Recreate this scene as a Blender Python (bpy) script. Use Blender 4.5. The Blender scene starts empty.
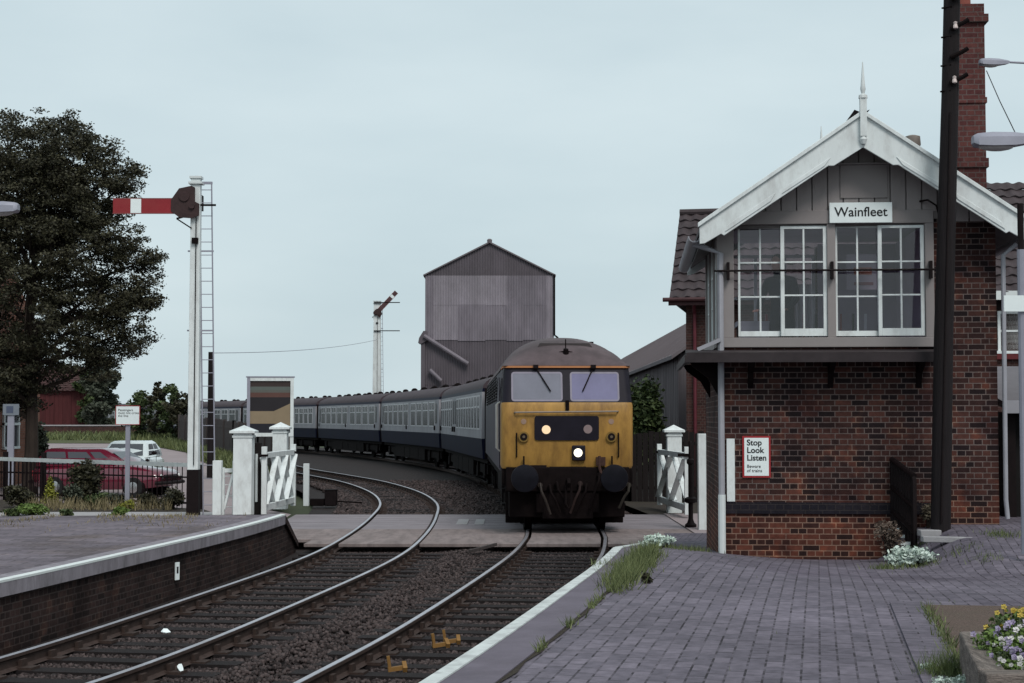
import bpy, bmesh, math, random
import numpy as np
from mathutils import Vector, Matrix
R = math.radians
random.seed(7)
rng = np.random.default_rng(7)
S = bpy.context.scene
C = S.collection

# ------------------------------------------------------------------ camera, sky, sun, exposure
cam = bpy.data.cameras.new('camera')
camo = bpy.data.objects.new('camera', cam)
C.objects.link(camo)
camo.location = (0, 0, 2.25)
camo.rotation_euler = (R(90) + math.atan(77.5/1600), 0, 0)
cam.sensor_width = 36
cam.lens = 56.25
cam.clip_end = 6000
S.camera = camo

SUN_EL, SUN_AZ = 50, 158          # azimuth the light comes from, degrees clockwise from +Y (behind the camera)
W = bpy.data.worlds.new('World')
S.world = W
W.use_nodes = True
wn, wl = W.node_tree.nodes, W.node_tree.links
wn.clear()
wo = wn.new('ShaderNodeOutputWorld')
bg = wn.new('ShaderNodeBackground')
bg.inputs['Strength'].default_value = 0.112
sky = wn.new('ShaderNodeTexSky')
sky.sky_type = 'NISHITA'
sky.sun_disc = False
sky.sun_elevation = R(SUN_EL)
sky.sun_rotation = R(SUN_AZ)
sky.dust_density = 4
tc = wn.new('ShaderNodeTexCoord')
mp = wn.new('ShaderNodeMapping')
mp.inputs['Scale'].default_value = (1, 1, 3.2)
wl.new(tc.outputs['Generated'], mp.inputs['Vector'])
nz = wn.new('ShaderNodeTexNoise')
nz.inputs['Scale'].default_value = 2.6
nz.inputs['Detail'].default_value = 5
wl.new(mp.outputs['Vector'], nz.inputs['Vector'])
cr = wn.new('ShaderNodeValToRGB')
cr.color_ramp.elements[0].position = .3
cr.color_ramp.elements[0].color = (5.1, 6.25, 6.7, 1)
cr.color_ramp.elements[1].position = .72
cr.color_ramp.elements[1].color = (6.5, 7.55, 7.85, 1)
wl.new(nz.outputs['Fac'], cr.inputs['Fac'])
mx = wn.new('ShaderNodeMixRGB')
mx.inputs['Fac'].default_value = .9
wl.new(sky.outputs['Color'], mx.inputs['Color1'])
wl.new(cr.outputs['Color'], mx.inputs['Color2'])
wl.new(mx.outputs['Color'], bg.inputs['Color'])
wl.new(bg.outputs['Background'], wo.inputs['Surface'])

sl = bpy.data.lights.new('sun', 'SUN')
sl.energy = 2.1
sl.angle = R(22)
sl.color = (1, .96, .92)
so = bpy.data.objects.new('sun', sl)
C.objects.link(so)
az, el = R(SUN_AZ), R(SUN_EL)
sd = Vector((math.sin(az)*math.cos(el), math.cos(az)*math.cos(el), math.sin(el)))
so.rotation_euler = (-sd).to_track_quat('-Z', 'Y').to_euler()
so.location = sd*50

vs = S.view_settings
vs.view_transform = 'Standard'
vs.look = 'None'
vs.exposure = 0.0
vs.gamma = 1
vs.use_curve_mapping = False
S.render.resolution_x = 1024
S.render.resolution_y = 683

# ------------------------------------------------------------------ helpers: meshes
def px(x, Y): return (x-512)*Y/1600
def pz(y, Y): return 2.25 + (419-y)*Y/1600


class MB:
    """collects boxes, bars, tubes and sheets; build() links them as ONE mesh object"""
    def __init__(s):
        s.v = []
        s.f = []
        s.M = None

    def add(s, vs_, fs):
        b = len(s.v)
        if s.M is not None:
            vs_ = [tuple(s.M @ Vector(p)) for p in vs_]
        s.v += [tuple(p) for p in vs_]
        s.f += [tuple(b+i for i in f) for f in fs]
        return s

    def box(s, x0, x1, y0, y1, z0, z1):
        return s.add([(x0, y0, z0), (x1, y0, z0), (x1, y1, z0), (x0, y1, z0), (x0, y0, z1), (x1, y0, z1), (x1, y1, z1), (x0, y1, z1)],
                     [(0, 3, 2, 1), (4, 5, 6, 7), (0, 1, 5, 4), (1, 2, 6, 5), (2, 3, 7, 6), (3, 0, 4, 7)])

    def poly(s, pts): return s.add(pts, [tuple(range(len(pts)))])

    def beam(s, p, q, w, h=None, up=(0, 0, 1)):
        h = h or w
        p, q = Vector(p), Vector(q)
        d = (q-p).normalized()
        u = Vector(up)
        if abs(d.dot(u)) > .98: u = Vector((0, 1, 0))
        a = d.cross(u).normalized()*w/2
        b = a.cross(d).normalized()*h/2
        vv = [p-a-b, p+a-b, p+a+b, p-a+b, q-a-b, q+a-b, q+a+b, q-a+b]
        return s.add(vv, [(0, 1, 2, 3), (7, 6, 5, 4), (0, 4, 5, 1), (1, 5, 6, 2), (2, 6, 7, 3), (3, 7, 4, 0)])

    def tube(s, pts, r, n=8, cap=True):
        pts = [Vector(p) for p in pts]
        rs = r if isinstance(r, (list, tuple)) else [r]*len(pts)
        V, F = [], []
        u = None
        for i, p in enumerate(pts):
            d = (pts[min(i+1, len(pts)-1)]-pts[max(i-1, 0)])
            d = d.normalized() if d.length > 1e-9 else Vector((0, 0, 1))
            if u is None:
                u = Vector((0, 0, 1)) if abs(d.z) < .9 else Vector((1, 0, 0))
            a = d.cross(u)
            if a.length < 1e-6: a = d.cross(Vector((0, 1, 0)))
            a.normalize()
            u = a.cross(d).normalized()
            for k in range(n):
                t = 2*math.pi*k/n
                V.append(p+(a*math.cos(t)+u*math.sin(t))*rs[i])
        for i in range(len(pts)-1):
            for k in range(n):
                k2 = (k+1) % n
                F.append((i*n+k, i*n+k2, (i+1)*n+k2, (i+1)*n+k))
        if cap:
            F.append(tuple(range(n))[::-1])
            F.append(tuple((len(pts)-1)*n+k for k in range(n)))
        return s.add(V, F)

    def cyl(s, p, q, r, r2=None, n=16): return s.tube([p, q], [r, r if r2 is None else r2], n)

    def lathe(s, prof, c=(0, 0, 0), n=16, axis='z'):
        V, F = [], []
        for r, h in prof:
            for k in range(n):
                t = 2*math.pi*k/n
                a, b = r*math.cos(t), r*math.sin(t)
                p = {'z': (a, b, h), 'y': (a, h, b), 'x': (h, a, b)}[axis]
                V.append((c[0]+p[0], c[1]+p[1], c[2]+p[2]))
        m = len(prof)
        for i in range(m-1):
            for k in range(n):
                k2 = (k+1) % n
                F.append((i*n+k, i*n+k2, (i+1)*n+k2, (i+1)*n+k))
        F.append(tuple(range(n))[::-1])
        F.append(tuple((m-1)*n+k for k in range(n)))
        return s.add(V, F)

    def sphere(s, c, r, n=12, m=8):
        if not isinstance(r, (tuple, list)): r = (r, r, r)
        prof = []
        V, F = [], []
        for i in range(m+1):
            a = math.pi*i/m
            for k in range(n):
                t = 2*math.pi*k/n
                V.append((c[0]+r[0]*max(math.sin(a), 1e-3)*math.cos(t), c[1]+r[1]*max(math.sin(a), 1e-3)*math.sin(t), c[2]+r[2]*math.cos(a)))
        for i in range(m):
            for k in range(n):
                k2 = (k+1) % n
                F.append((i*n+k, i*n+k2, (i+1)*n+k2, (i+1)*n+k))
        return s.add(V, F)

    def extr(s, pol, a0, a1, plane='xz'):
        """extrude a 2-D polygon: plane xz along y, yz along x, xy along z"""
        def P(u, v, a): return {'xz': (u, a, v), 'yz': (a, u, v), 'xy': (u, v, a)}[plane]
        n = len(pol)
        V = [P(u, v, a0) for u, v in pol]+[P(u, v, a1) for u, v in pol]
        F = [tuple(range(n))[::-1], tuple(range(n, 2*n))]+[(i, (i+1) % n, n+(i+1) % n, n+i) for i in range(n)]
        return s.add(V, F)

    def loft(s, secs, closed=True, caps=True):
        n = len(secs[0])
        V = [p for sec in secs for p in sec]
        F = []
        for i in range(len(secs)-1):
            for k in range(n if closed else n-1):
                k2 = (k+1) % n
                F.append((i*n+k, i*n+k2, (i+1)*n+k2, (i+1)*n+k))
        if caps:
            F.append(tuple(range(n))[::-1])
            F.append(tuple((len(secs)-1)*n+k for k in range(n)))
        return s.add(V, F)

    def grid(s, fn, nu, nv):
        V = [fn(i/nu, j/nv) for j in range(nv+1) for i in range(nu+1)]
        F = [(j*(nu+1)+i, j*(nu+1)+i+1, (j+1)*(nu+1)+i+1, (j+1)*(nu+1)+i) for j in range(nv) for i in range(nu)]
        return s.add(V, F)

    def mesh(s, name, smooth=35, fix=True):
        me = bpy.data.meshes.new(name)
        me.from_pydata(s.v, [], s.f)
        if fix:
            b = bmesh.new()
            b.from_mesh(me)
            bmesh.ops.recalc_face_normals(b, faces=b.faces)
            b.to_mesh(me)
            b.free()
        if smooth:
            me.polygons.foreach_set('use_smooth', [True]*len(me.polygons))
            me.set_sharp_from_angle(angle=R(smooth))
        me.update()
        return me

    def build(s, name, mat, parent=None, bevel=0, **k):
        o = bpy.data.objects.new(name, s.mesh(name, **k))
        o.data.materials.append(mat)
        C.objects.link(o)
        if parent: o.parent = parent
        if bevel:
            m = o.modifiers.new('bevel', 'BEVEL')
            m.width = bevel
            m.segments = 2
            m.limit_method = 'ANGLE'
            m.angle_limit = R(40)
        return o


def npmesh(name, verts, faces, mat, parent=None, smooth=False):
    """fast mesh from numpy arrays (faces all the same size)"""
    me = bpy.data.meshes.new(name)
    nf, k = faces.shape
    me.vertices.add(len(verts))
    me.vertices.foreach_set('co', verts.astype(np.float32).ravel())
    me.loops.add(nf*k)
    me.loops.foreach_set('vertex_index', faces.astype(np.int32).ravel())
    me.polygons.add(nf)
    me.polygons.foreach_set('loop_start', np.arange(0, nf*k, k, dtype=np.int32))
    me.polygons.foreach_set('loop_total', np.full(nf, k, dtype=np.int32))
    me.update(calc_edges=True)
    if smooth: me.polygons.foreach_set('use_smooth', [True]*nf)
    me.materials.append(mat)
    o = bpy.data.objects.new(name, me)
    C.objects.link(o)
    if parent: o.parent = parent
    return o


def tag(o, label, cat, group=None, kind=None):
    if label: o['label'] = label
    if cat: o['category'] = cat
    if group: o['group'] = group
    if kind: o['kind'] = kind
    return o


def thing(name, label, cat, loc=(0, 0, 0), rz=0, group=None):
    o = bpy.data.objects.new(name, None)
    o.empty_display_size = .2
    C.objects.link(o)
    o.location = loc
    o.rotation_euler = (0, 0, rz)
    return tag(o, label, cat, group)


def struct(o, label=None):
    o['kind'] = 'structure'
    if label: o['label'] = label
    return o


def dup(root, loc, rz=None, label=None):
    def cp(o, par):
        c = o.copy()
        C.objects.link(c)
        if par: c.parent = par
        for ch in o.children: cp(ch, c)
        return c
    r = cp(root, None)
    r.location = loc
    if rz is not None: r.rotation_euler = (0, 0, rz)
    if label: r['label'] = label
    return r


def text(body, size, mat, parent, loc, rot=(R(90), 0, 0), align='CENTER', name='lettering', spacing=1.0, line=1.0, off=0.0):
    cu = bpy.data.curves.new('t', 'FONT')
    cu.body = body
    cu.size = size
    cu.align_x = align
    cu.align_y = 'CENTER'
    cu.extrude = .0015
    cu.offset = off
    cu.space_character = spacing
    cu.space_line = line
    t = bpy.data.objects.new('t', cu)
    C.objects.link(t)
    bpy.context.view_layer.update()
    me = bpy.data.meshes.new_from_object(t.evaluated_get(bpy.context.evaluated_depsgraph_get()))
    bpy.data.objects.remove(t)
    me.materials.clear()
    me.materials.append(mat)
    o = bpy.data.objects.new(name, me)
    C.objects.link(o)
    o.parent = parent
    o.location = loc
    o.rotation_euler = rot
    return o


# ------------------------------------------------------------------ helpers: materials
def nodes(name):
    m = bpy.data.materials.new(name)
    m.use_nodes = True
    n, l = m.node_tree.nodes, m.node_tree.links
    return m, n, l, n['Principled BSDF']


def mul(c, k): return tuple(min(max(x*k, 0), 1) for x in c[:3])+(1,)


def mat(name, col, rough=.7, var=.18, scale=6, bump=0, bscale=40, metal=0, spec=.22, dirt=None, dscale=1.5, damt=.5, coord='Object', stretch=None, coat=0):
    m, n, l, b = nodes(name)
    b.inputs['Roughness'].default_value = rough
    b.inputs['Metallic'].default_value = metal
    b.inputs['Specular IOR Level'].default_value = spec
    b.inputs['Coat Weight'].default_value = coat
    t = n.new('ShaderNodeTexCoord')
    out = t.outputs[coord]
    if stretch:
        mp_ = n.new('ShaderNodeMapping')
        mp_.inputs['Scale'].default_value = stretch
        l.new(out, mp_.inputs['Vector'])
        out = mp_.outputs['Vector']
    a = n.new('ShaderNodeTexNoise')
    a.inputs['Scale'].default_value = scale
    a.inputs['Detail'].default_value = 6
    a.inputs['Roughness'].default_value = .65
    l.new(out, a.inputs['Vector'])
    r = n.new('ShaderNodeValToRGB')
    r.color_ramp.elements[0].position = .3
    r.color_ramp.elements[1].position = .7
    r.color_ramp.elements[0].color = mul(col, 1-var)
    r.color_ramp.elements[1].color = mul(col, 1+var)
    l.new(a.outputs['Fac'], r.inputs['Fac'])
    c = r.outputs['Color']
    if dirt:
        d = n.new('ShaderNodeTexNoise')
        d.inputs['Scale'].default_value = dscale
        d.inputs['Detail'].default_value = 8
        d.inputs['Roughness'].default_value = .7
        l.new(out, d.inputs['Vector'])
        dr = n.new('ShaderNodeValToRGB')
        dr.color_ramp.elements[0].position = .45
        dr.color_ramp.elements[1].position = .75
        dr.color_ramp.elements[1].color = (damt, damt, damt, 1)
        l.new(d.outputs['Fac'], dr.inputs['Fac'])
        x = n.new('ShaderNodeMixRGB')
        l.new(dr.outputs['Color'], x.inputs['Fac'])
        l.new(c, x.inputs['Color1'])
        x.inputs['Color2'].default_value = tuple(dirt)+(1,)
        c = x.outputs['Color']
    l.new(c, b.inputs['Base Color'])
    if bump:
        e = n.new('ShaderNodeTexNoise')
        e.inputs['Scale'].default_value = bscale
        e.inputs['Detail'].default_value = 5
        l.new(out, e.inputs['Vector'])
        bp = n.new('ShaderNodeBump')
        bp.inputs['Strength'].default_value = bump
        bp.inputs['Distance'].default_value = .02
        l.new(e.outputs['Fac'], bp.inputs['Height'])
        l.new(bp.outputs['Normal'], b.inputs['Normal'])
    return m


def brick(name, c1, c2, mortar, bw=.225, rh=.075, ms=.007, squash=.5, sq=2, patch=None, pscale=.9, plane='wall', rot=0, bias=0, patch2=None, low=None, rough=.85, pth=.5, mfade=None, warm=None):
    m, n, l, b = nodes(name)
    b.inputs['Roughness'].default_value = rough
    b.inputs['Specular IOR Level'].default_value = .15
    t = n.new('ShaderNodeTexCoord')
    if plane == 'wall':
        s1 = n.new('ShaderNodeSeparateXYZ')
        l.new(t.outputs['Object'], s1.inputs[0])
        s2 = n.new('ShaderNodeSeparateXYZ')
        l.new(t.outputs['Normal'], s2.inputs[0])
        ab = n.new('ShaderNodeMath')
        ab.operation = 'ABSOLUTE'
        l.new(s2.outputs['X'], ab.inputs[0])
        g = n.new('ShaderNodeMath')
        g.operation = 'GREATER_THAN'
        g.inputs[1].default_value = .6
        l.new(ab.outputs[0], g.inputs[0])
        mi = n.new('ShaderNodeMix')
        l.new(g.outputs[0], mi.inputs['Factor'])
        l.new(s1.outputs['X'], mi.inputs['A'])
        l.new(s1.outputs['Y'], mi.inputs['B'])
        cb = n.new('ShaderNodeCombineXYZ')
        l.new(mi.outputs['Result'], cb.inputs['X'])
        l.new(s1.outputs['Z'], cb.inputs['Y'])
        vec = cb.outputs[0]
    else:
        mp_ = n.new('ShaderNodeMapping')
        mp_.inputs['Rotation'].default_value = (0, 0, rot)
        l.new(t.outputs['Object'], mp_.inputs['Vector'])
        vec = mp_.outputs[0]
    k = n.new('ShaderNodeTexBrick')
    k.inputs['Scale'].default_value = 1
    k.inputs['Brick Width'].default_value = bw
    k.inputs['Row Height'].default_value = rh
    k.inputs['Mortar Size'].default_value = ms
    k.inputs['Mortar Smooth'].default_value = .1
    k.inputs['Bias'].default_value = bias
    k.squash = squash
    k.squash_frequency = sq
    k.inputs['Color1'].default_value = tuple(c1)+(1,)
    k.inputs['Color2'].default_value = tuple(c2)+(1,)
    k.inputs['Mortar'].default_value = tuple(mortar)+(1,)
    l.new(vec, k.inputs['Vector'])
    col = k.outputs['Color']

    def noise(sc, det=5):
        a = n.new('ShaderNodeTexNoise')
        a.inputs['Scale'].default_value = sc
        a.inputs['Detail'].default_value = det
        l.new(vec, a.inputs['Vector'])
        return a.outputs['Fac']
    def ramp(f, a, b_):
        r = n.new('ShaderNodeMapRange')
        r.inputs['From Min'].default_value = a
        r.inputs['From Max'].default_value = b_
        l.new(f, r.inputs['Value'])
        return r.outputs['Result']
    if mfade:                      # joints that come and go, partly filled level with the bricks
        q = n.new('ShaderNodeValToRGB')
        q.color_ramp.elements[0].position = .42
        q.color_ramp.elements[1].position = .62
        q.color_ramp.elements[0].color = tuple(mfade)+(1,)
        q.color_ramp.elements[1].color = tuple(mortar)+(1,)
        l.new(noise(9, 3), q.inputs['Fac'])
        l.new(q.outputs['Color'], k.inputs['Mortar'])
    if patch:
        x = n.new('ShaderNodeMixRGB')
        x.blend_type = 'MULTIPLY'
        l.new(ramp(noise(pscale), pth, pth+.15), x.inputs['Fac'])
        l.new(col, x.inputs['Color1'])
        x.inputs['Color2'].default_value = tuple(patch)+(1,)
        col = x.outputs['Color']
    if warm:
        x = n.new('ShaderNodeMixRGB')
        x.blend_type = 'MULTIPLY'
        l.new(ramp(noise(3.1, 6), .56, .66), x.inputs['Fac'])
        l.new(col, x.inputs['Color1'])
        x.inputs['Color2'].default_value = tuple(warm)+(1,)
        col = x.outputs['Color']
    st = n.new('ShaderNodeMapRange')     # broad stains and weathering
    st.inputs['From Min'].default_value = .3
    st.inputs['From Max'].default_value = .7
    st.inputs['To Min'].default_value = .78
    st.inputs['To Max'].default_value = 1.2
    l.new(noise(.7, 7), st.inputs['Value'])
    x = n.new('ShaderNodeVectorMath')
    x.operation = 'SCALE'
    l.new(col, x.inputs[0])
    l.new(st.outputs['Result'], x.inputs['Scale'])
    col = x.outputs['Vector']
    if low:                        # redder bricks below a height
        x = n.new('ShaderNodeMixRGB')
        x.blend_type = 'MULTIPLY'
        sz = n.new('ShaderNodeSeparateXYZ')
        l.new(vec, sz.inputs[0])
        w = n.new('ShaderNodeMath')
        w.operation = 'MULTIPLY_ADD'
        l.new(noise(2.5), w.inputs[0])
        w.inputs[1].default_value = low[2]
        l.new(sz.outputs['Y'], w.inputs[2])
        l.new(ramp(w.outputs[0], low[1]+low[2]*.5, low[0]+low[2]*.5), x.inputs['Fac'])
        l.new(col, x.inputs['Color1'])
        x.inputs['Color2'].default_value = tuple(low[3])+(1,)
        col = x.outputs['Color']
    x = n.new('ShaderNodeMixRGB')
    x.blend_type = 'OVERLAY'
    x.inputs['Fac'].default_value = .5
    l.new(col, x.inputs['Color1'])
    rr = n.new('ShaderNodeValToRGB')
    rr.color_ramp.elements[0].position = .25
    rr.color_ramp.elements[1].position = .75
    rr.color_ramp.elements[0].color = (.25, .25, .25, 1)
    rr.color_ramp.elements[1].color = (.75, .75, .75, 1)
    l.new(noise(14, 8), rr.inputs['Fac'])
    l.new(rr.outputs['Color'], x.inputs['Color2'])
    l.new(x.outputs['Color'], b.inputs['Base Color'])
    hm = n.new('ShaderNodeMath')
    hm.operation = 'MULTIPLY_ADD'
    l.new(k.outputs['Fac'], hm.inputs[0])
    hm.inputs[1].default_value = -1
    l.new(noise(60, 4), hm.inputs[2])
    bp = n.new('ShaderNodeBump')
    bp.inputs['Strength'].default_value = .6
    bp.inputs['Distance'].default_value = .006
    l.new(hm.outputs[0], bp.inputs['Height'])
    l.new(bp.outputs['Normal'], b.inputs['Normal'])
    return m


def glass(name, tint, refl=.25, rough=.03):
    m, n, l, b = nodes(name)
    n.remove(b)
    o = n['Material Output']
    tr = n.new('ShaderNodeBsdfTransparent')
    tr.inputs['Color'].default_value = tuple(tint)+(1,)
    gl = n.new('ShaderNodeBsdfGlossy')
    gl.inputs['Roughness'].default_value = rough
    fr = n.new('ShaderNodeFresnel')
    fr.inputs['IOR'].default_value = 1.5
    ad = n.new('ShaderNodeMath')
    ad.use_clamp = True
    ad.inputs[1].default_value = refl
    l.new(fr.outputs[0], ad.inputs[0])
    mxs = n.new('ShaderNodeMixShader')
    l.new(ad.outputs[0], mxs.inputs[0])
    l.new(tr.outputs[0], mxs.inputs[1])
    l.new(gl.outputs[0], mxs.inputs[2])
    l.new(mxs.outputs[0], o.inputs['Surface'])
    return m


def emit(name, col, s):
    m, n, l, b = nodes(name)
    b.inputs['Base Color'].default_value = tuple(col)+(1,)
    b.inputs['Emission Color'].default_value = tuple(col)+(1,)
    b.inputs['Emission Strength'].default_value = s
    return m


def leafmat(name, c1, c2, rough=.6):
    m, n, l, b = nodes(name)
    b.inputs['Roughness'].default_value = rough
    b.inputs['Specular IOR Level'].default_value = .25
    g = n.new('ShaderNodeNewGeometry')
    r = n.new('ShaderNodeValToRGB')
    r.color_ramp.elements[0].color = tuple(c1)+(1,)
    r.color_ramp.elements[1].color = tuple(c2)+(1,)
    l.new(g.outputs['Random Per Island'], r.inputs['Fac'])
    l.new(r.outputs['Color'], b.inputs['Base Color'])
    return m


# colours are linear base colours
WHITE = mat('white_paint', (.6, .64, .64), .55, .06, 3, dirt=(.34, .34, .34), dscale=3, damt=.35, bump=.08, bscale=30)
WHITE2 = mat('white_timber_paint', (.66, .7, .7), .5, .05, 3, dirt=(.33, .32, .31), dscale=4, damt=.55, stretch=(1.5, 1.5, .6), bump=.1, bscale=25)
BEIGE = mat('stone_grey_paint', (.25, .225, .222), .6, .08, 2, dirt=(.15, .135, .13), dscale=2, damt=.4)
BLACK = mat('black_paint', (.0085, .005, .0055), .6, .3, 8, spec=.12)
DARKMETAL = mat('dirty_dark_metal', (.0075, .0052, .0055), .7, .35, 5, dirt=(.014, .0095, .009), dscale=4, spec=.04)
RAILTOP = mat('polished_rail_steel', (.52, .5, .54), .42, .15, 4, metal=.85, dirt=(.2, .17, .17), dscale=.6, damt=.5)
RAILSIDE = mat('rusty_rail_side', (.045, .03, .026), .8, .3, 12)
SLEEPER = mat('tarred_sleeper', (.013, .0095, .0098), .85, .4, 6, bump=.5, bscale=25, stretch=(1, 8, 1), dirt=(.026, .02, .02), dscale=3)
CHAIR = mat('rusty_cast_iron', (.04, .026, .022), .8, .3, 12)
BALLAST = mat('ballast_bed', (.022, .0165, .0162), .9, .5, 40, bump=1, bscale=35, dirt=(.02, .017, .017), dscale=.8, damt=.7)
STONE = leafmat('ballast_stone', (.012, .0085, .0085), (.085, .064, .062), .9)
COPING = mat('coping_slab', (.125, .108, .134), .8, .14, 3, bump=.2, bscale=50, dirt=(.06, .05, .06), dscale=2.2, stretch=(1, 1, 1))
COPINGL = mat('concrete_coping_edge', (.23, .21, .235), .85, .2, 5, bump=.2, bscale=50, dirt=(.09, .085, .09), dscale=6, damt=.8, stretch=(1, 1, .3))
PAVER = brick('blue_brick_pavers', (.102, .09, .112), (.15, .131, .16), (.024, .02, .024), bw=.215, rh=.105, ms=.007, squash=1, plane='floor', rot=R(-79.2), patch=(.72, .7, .72), pscale=.5, rough=.75, mfade=(.115, .1, .122))
PAVERL = brick('worn_platform_paving', (.112, .096, .112), (.17, .146, .168), (.06, .05, .056), bw=.5, rh=.25, ms=.012, squash=1, plane='floor', rot=R(4), patch=(.72, .68, .6), pscale=.55, rough=.85, mfade=(.1, .085, .095), warm=(1.2, 1.16, 1.1))
PLATWALL = brick('sooty_platform_brick', (.014, .009, .009), (.04, .023, .021), (.05, .038, .036), ms=.0075, patch=(.5, .46, .46), pscale=1.2, warm=(1.5, 1.35, 1.2))
BOXBRICK = brick('signal_box_brick', (.013, .0078, .0088), (.078, .031, .0245), (.12, .092, .085), bw=.218, rh=.0735, ms=.0065, bias=-.12, patch=(.5, .46, .52), pscale=1.3, low=(.9, 1.4, .9, (1.75, 1.4, 1.15)), warm=(1.6, 1.35, 1.15))
BLUEBRICK = brick('blue_engineering_brick', (.01, .009, .014), (.018, .015, .02), (.03, .025, .026), ms=.006)
CHIMBRICK = brick('red_chimney_brick', (.07, .024, .024), (.105, .038, .034), (.1, .07, .066), ms=.008)
HOUSEBRICK = brick('red_house_brick', (.03, .015, .014), (.065, .028, .024), (.075, .056, .05))
LHOUSEBRICK = brick('orange_house_brick', (.19, .078, .05), (.24, .1, .066), (.17, .13, .11))
TILE = mat('dark_clay_roof_tile', (.05, .038, .041), .75, .3, 3, bump=.2, bscale=30, dirt=(.035, .03, .03), dscale=2)
TILERED = mat('dull_red_roof_tile', (.06, .03, .029), .8, .25, 3, dirt=(.05, .035, .03), dscale=1)
ASPHALT = mat('pinkish_asphalt', (.27, .225, .23), .9, .12, 1.2, bump=.2, bscale=50, dirt=(.2, .165, .165), dscale=.3)
EARTH = mat('dark_earth', (.045, .037, .032), .95, .35, 3, bump=.5, bscale=12, dirt=(.03, .035, .018), dscale=.6)
FIELD = mat('field_grass', (.04, .048, .025), .95, .3, .2, bump=.3, bscale=2)
VERGE = mat('rough_verge', (.065, .075, .032), .95, .35, 1.2, bump=.8, bscale=10, dirt=(.12, .1, .06), dscale=.7, damt=.6)
DECKF = mat('grey_deck_timber', (.215, .192, .207), .8, .4, 2, bump=.3, bscale=20, stretch=(.4, 5, 1), dirt=(.09, .08, .085), dscale=.8)
DECKN = mat('brown_deck_timber', (.2, .164, .16), .85, .4, 2, bump=.3, bscale=20, stretch=(3, .6, 1), dirt=(.09, .07, .065), dscale=1)
CONCRETE = mat('pale_concrete', (.32, .31, .32), .9, .12, 3, bump=.2, dirt=(.2, .19, .18), dscale=1)
GRAVEL = mat('brown_gravel', (.105, .074, .062), .95, .4, 60, bump=.9, bscale=70, dirt=(.08, .07, .05), dscale=3)
def wood(n, st): return mat(n, (.2, .168, .15), .9, .5, 5, bump=1, bscale=22, stretch=st, dirt=(.06, .05, .042), dscale=3.2, damt=.85)
WOODOLD = wood('weathered_sleeper_wood', (.9, 9, 9))
WOODOLDY = wood('weathered_sleeper_wood_end', (9, .9, 9))
SOIL = mat('potting_soil', (.035, .027, .02), .95, .3, 20, bump=.8, bscale=40)
PALING = mat('dark_paling', (.012, .009, .009), .85, .3, 3, bump=.4, bscale=14, stretch=(4, 4, .4))  # near black timber colour with upright grain
PALING2 = mat('faded_timber_paling', (.055, .045, .044), .85, .3, 3, bump=.4, bscale=14, stretch=(4, 4, .4))
BARK = mat('bark', (.03, .022, .018), .9, .3, 6, bump=.7, bscale=14, stretch=(1, 1, .3))
POLEWOOD = mat('tarred_pole', (.011, .008, .009), .8, .35, 4, bump=.5, bscale=20, stretch=(5, 5, .3))
GREYPAINT = mat('grey_pipe_paint', (.3, .3, .33), .55, .1, 4)
GREYPOST = mat('galvanised_grey', (.28, .28, .33), .5, .08, 4, metal=.2)
SIGNWHITE = mat('sign_enamel', (.74, .8, .8), .4, .03, 5)
SIGNRED = mat('sign_red', (.3, .025, .03), .5, .08, 5)
INK = mat('sign_black', (.015, .015, .017), .5, .1, 5)
ARMRED = mat('signal_red', (.24, .022, .028), .5, .12, 4, dirt=(.17, .04, .035), dscale=2)
OFFGLASS = glass('window_glass', (.82, .78, .87), .03)
CARGLASS = mat('car_glass', (.05, .05, .06), .08, .05, 2, spec=.6)
CABGLASS = mat('cab_windscreen', (.17, .16, .27), .12, .12, 2.0, spec=.6)  # purple of this pane is its reflection put into the base colour
CABGLASSL = mat('cab_windscreen_grey', (.17, .17, .21), .12, .12, 2.0, spec=.6)  # grey of the other pane, likewise a reflection held in the colour
YELLOW = mat('warning_yellow', (.37, .205, .052), .5, .18, 3.5, dirt=(.12, .06, .024), dscale=2.4, damt=.9, bump=.05, stretch=(1.3, 1, .45))
LOCOBLUE = mat('rail_blue_dirty', (.05, .044, .06), .55, .2, 2.5, dirt=(.09, .07, .065), dscale=1.2)
LOCOBLACK = mat('cab_surround_black', (.012, .01, .0165), .5, .2, 4, spec=.15)
LOCOROOF = mat('sooty_loco_roof', (.09, .068, .073), .75, .25, 2, dirt=(.045, .036, .037), dscale=1.4, damt=.8, bump=.1, bscale=10)
CHBLUE = mat('coach_blue', (.006, .008, .025), .55, .2, 1.5, dirt=(.013, .012, .02), dscale=1, stretch=(1, 1, .4), spec=.08)
CHGREY = mat('coach_grey', (.31, .305, .33), .55, .1, 1.5, dirt=(.14, .13, .14), dscale=1.2, stretch=(1, 1, .3))
CHROOF = mat('coach_roof', (.058, .043, .05), .75, .2, 1.5, dirt=(.04, .032, .034), dscale=.8)
CHPANE = mat('coach_window', (.022, .02, .026), .25, .3, 3, spec=.25)
CHFRAME = mat('coach_window_frame', (.54, .54, .56), .4, .05, 3)
CORR1 = mat('corrugated_sheet_grey', (.175, .155, .178), .65, .2, 1.2, dirt=(.1, .09, .1), dscale=.7, stretch=(1, 1, .35))
CORR2 = mat('corrugated_sheet_pale', (.235, .21, .238), .65, .2, 1.2, dirt=(.13, .12, .125), dscale=.7, stretch=(1, 1, .35))
CORR3 = mat('corrugated_sheet_dark', (.095, .082, .094), .65, .22, 1.2, dirt=(.07, .06, .065), dscale=.7, stretch=(1, 1, .35))
SHEDROOF = mat('asbestos_shed_roof', (.15, .132, .142), .85, .15, 1.2, dirt=(.07, .06, .06), dscale=.6)
SHEDWALL = mat('grey_board_wall', (.13, .112, .12), .85, .25, 1.2, dirt=(.035, .03, .03), dscale=.8, stretch=(3, 3, .3))
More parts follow.
